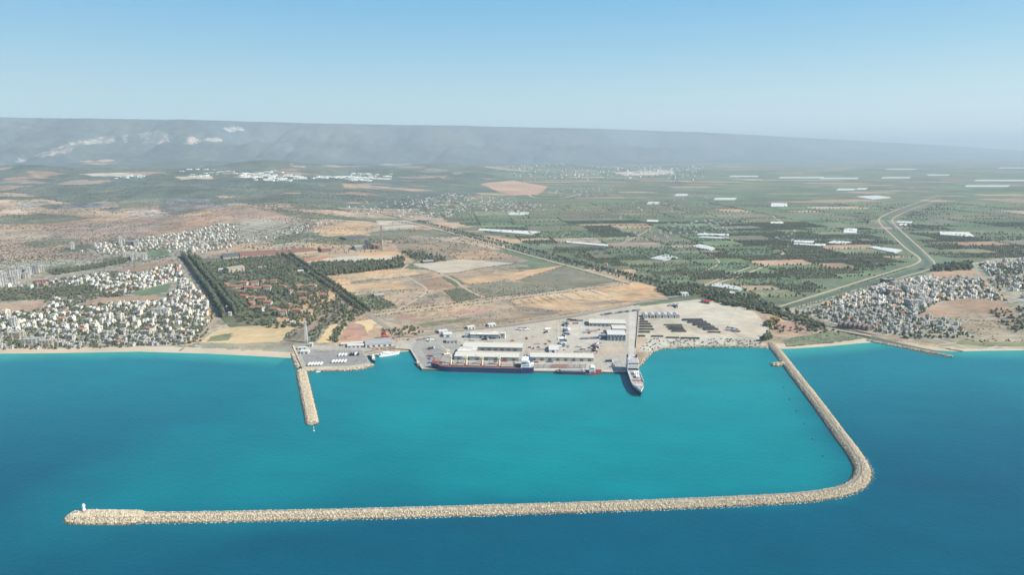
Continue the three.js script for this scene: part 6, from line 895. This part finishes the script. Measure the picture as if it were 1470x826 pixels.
{
  const zones = { 'track row': 'tall dark tree in the row edging the sandy track', 'colony row': 'tall dark tree in the second row, next to the mill colony', 'third row': 'shorter tree in the row behind the tall twin rows', 'port avenue': 'round-crowned tree lining the avenue down to the port', 'colony wood': 'garden tree between the red-roofed colony houses', 'pine belt': 'dark tree in the belt behind the tan field', 'river belt': 'broad tree in the belt along the lower river', 'shore tree': 'big round tree at the root of the east breakwater', 'golden tree': 'ochre-gold tree near the river bend', 'highway trees': 'roadside tree along the coast highway', 'quay grove': 'small tree in the groves behind the west quay', 'east grove': 'tree in the grove at the upper end of the river-mouth town', 'town garden': 'garden tree among town houses', 'green plot': 'bushy tree on the green plot', 'west scrub': 'scrub tree above the beach town', 'beach trees': 'low tree behind the beach', hedge: 'hedge tree on a field edge', 'fallow shrub': 'low shrub on dry ground' };
  const share = {}, sorted = TREES.slice().sort((a, b) => b.size - a.size), single = sorted.filter(t => (share[t.zone] = (share[t.zone] || 0) + 1) <= 70).slice(0, 295), set = new Set(single), protos = {};
  const trunkG = [cyl(.05, .025, 1, 0, 0, 0, 7), bar([0, .45, 0], [.16, .72, .05], .018, 5), bar([0, .5, 0], [-.13, .78, -.09], .016, 5), bar([0, .55, 0], [.02, .8, .15], .015, 5)], trunkGeo = join(trunkG);
  for (const s of single) {
    let t = protos[s.c];
    if (!t) { t = protos[s.c] = thing('tree', '', 'tree'); mesh('trunk', trunkGeo, bark, t); const c = mesh('crown', CROWN[s.c % 4], leafM[s.c], t); t.position.set(s.x, ground(s.x, s.z), s.z); tag(t, zones[s.zone], 'tree', s.zone); }
    else t = copyOf(t, s.x, ground(s.x, s.z), s.z, 0, zones[s.zone], s.zone);
    t.rotation.y = rT() * 6.283; const tr = t.children[0], cr = t.children[1]; tr.scale.set(s.r * 1.3, s.h * .72, s.r * 1.3); cr.position.set(0, s.h * .58, 0); cr.scale.set(s.r, s.h * .42, s.r);
  }
  const g = new THREE.Group(); g.name = 'woodland'; scene.add(g); kind(g, 'stuff', 'mass of smaller trees, hedges and shrubs over town and plain');
  const rest = TREES.filter(t => !set.has(t)), shade = [[.118, .15, .06], [.096, .136, .064], [.14, .16, .07], [.105, .128, .072], [.4, .28, .08]], lists = [[], [], []];
  rest.forEach((s, i) => { const v = .75 + .5 * rT(), c = shade[s.c], dry = s.zone === 'fallow shrub' ? 1.25 : 1; lists[i % 3].push([s.x, ground(s.x, s.z) + s.h * .52, s.z, s.r, s.h * .48, s.r, rT() * 6.3, lin(c[0] * v * dry * 1.1, c[1] * v * dry, c[2] * v * dry)]); });
  lists.forEach((l, k) => kind(instances('tree_mass', SMALL[k], massLeaf, l, g), 'stuff'));
  // orchard rows on the near parcels, scrub on the hills
  const orch = [[], [], []]; let n = 0;
  for (const p of PARCELS) if (p.far < 3900 && (p.c === 'orchard' || p.c === 'farm')) {
    const [a, b, c, d] = p.q, w = Math.hypot(b[0] - a[0], b[1] - a[1]), h = Math.hypot(d[0] - a[0], d[1] - a[1]), s = p.far < 2600 ? 6.4 : 8.2, nu = Math.floor(w / s), nv = Math.floor(h / (s * 1.15)), v0 = .7 + .5 * rT(), dens = p.c === 'orchard' ? .92 : .25;
    for (let i = 1; i < nu; i++) for (let j = 1; j < nv; j++) { if (rT() > dens) continue; const f = (i + ri(rT, -.12, .12)) / nu, e = (j + ri(rT, -.12, .12)) / nv, x = lerp(lerp(a[0], b[0], f), lerp(d[0], c[0], f), e), z = lerp(lerp(a[1], b[1], f), lerp(d[1], c[1], f), e), v = v0 * (.8 + .4 * rT()), r = s * ri(rT, .26, .38); orch[n++ % 3].push([x, GL + r * .75, z, r, r * .85, r, rT() * 6.3, lin(.112 * v, .148 * v, .072 * v)]); }
  }
  const og = new THREE.Group(); og.name = 'orchard_rows'; scene.add(og); kind(og, 'stuff', 'rows of low citrus trees filling the orchards of the plain'); orch.forEach((l, k) => { if (l.length) kind(instances('orchard_tree', SMALL[k], massLeaf, l, og), 'stuff'); });
  const bush = [[], [], []]; for (let k = 0; k < 26000; k++) { const d = 2450 + 3600 * Math.pow(rT(), .9), u = ri(rT, -.86, -.14), x = u * d, q = noise(x / 260, d / 180) * .6 + noise(x / 60, d / 60) * .4; if (q < .42) continue; if (u > -.3 && d < 2950) continue; const v = .9 + .5 * rT(), r = ri(rT, 1.2, 3.0) * (q > .62 ? 1.35 : 1); bush[k % 3].push([x, ground(x, -d) + r * .4, -d, r, r * .75, r, rT() * 6.3, lin(.11 * v, .115 * v, .065 * v)]); }
  const hg = new THREE.Group(); hg.name = 'hill_scrub'; scene.add(hg); kind(hg, 'stuff', 'dark scrub scattered over the dry hills'); bush.forEach((l, k) => kind(instances('scrub_bush', SMALL[k], massLeaf, l, hg), 'stuff'));
  console.log('trees', TREES.length, 'houses', SPOTS.length, 'orchard', n, 'bush', bush.flat().length, 'parcels', PARCELS.length);
}
scene.updateMatrixWorld(true);
renderer.render(scene, camera);
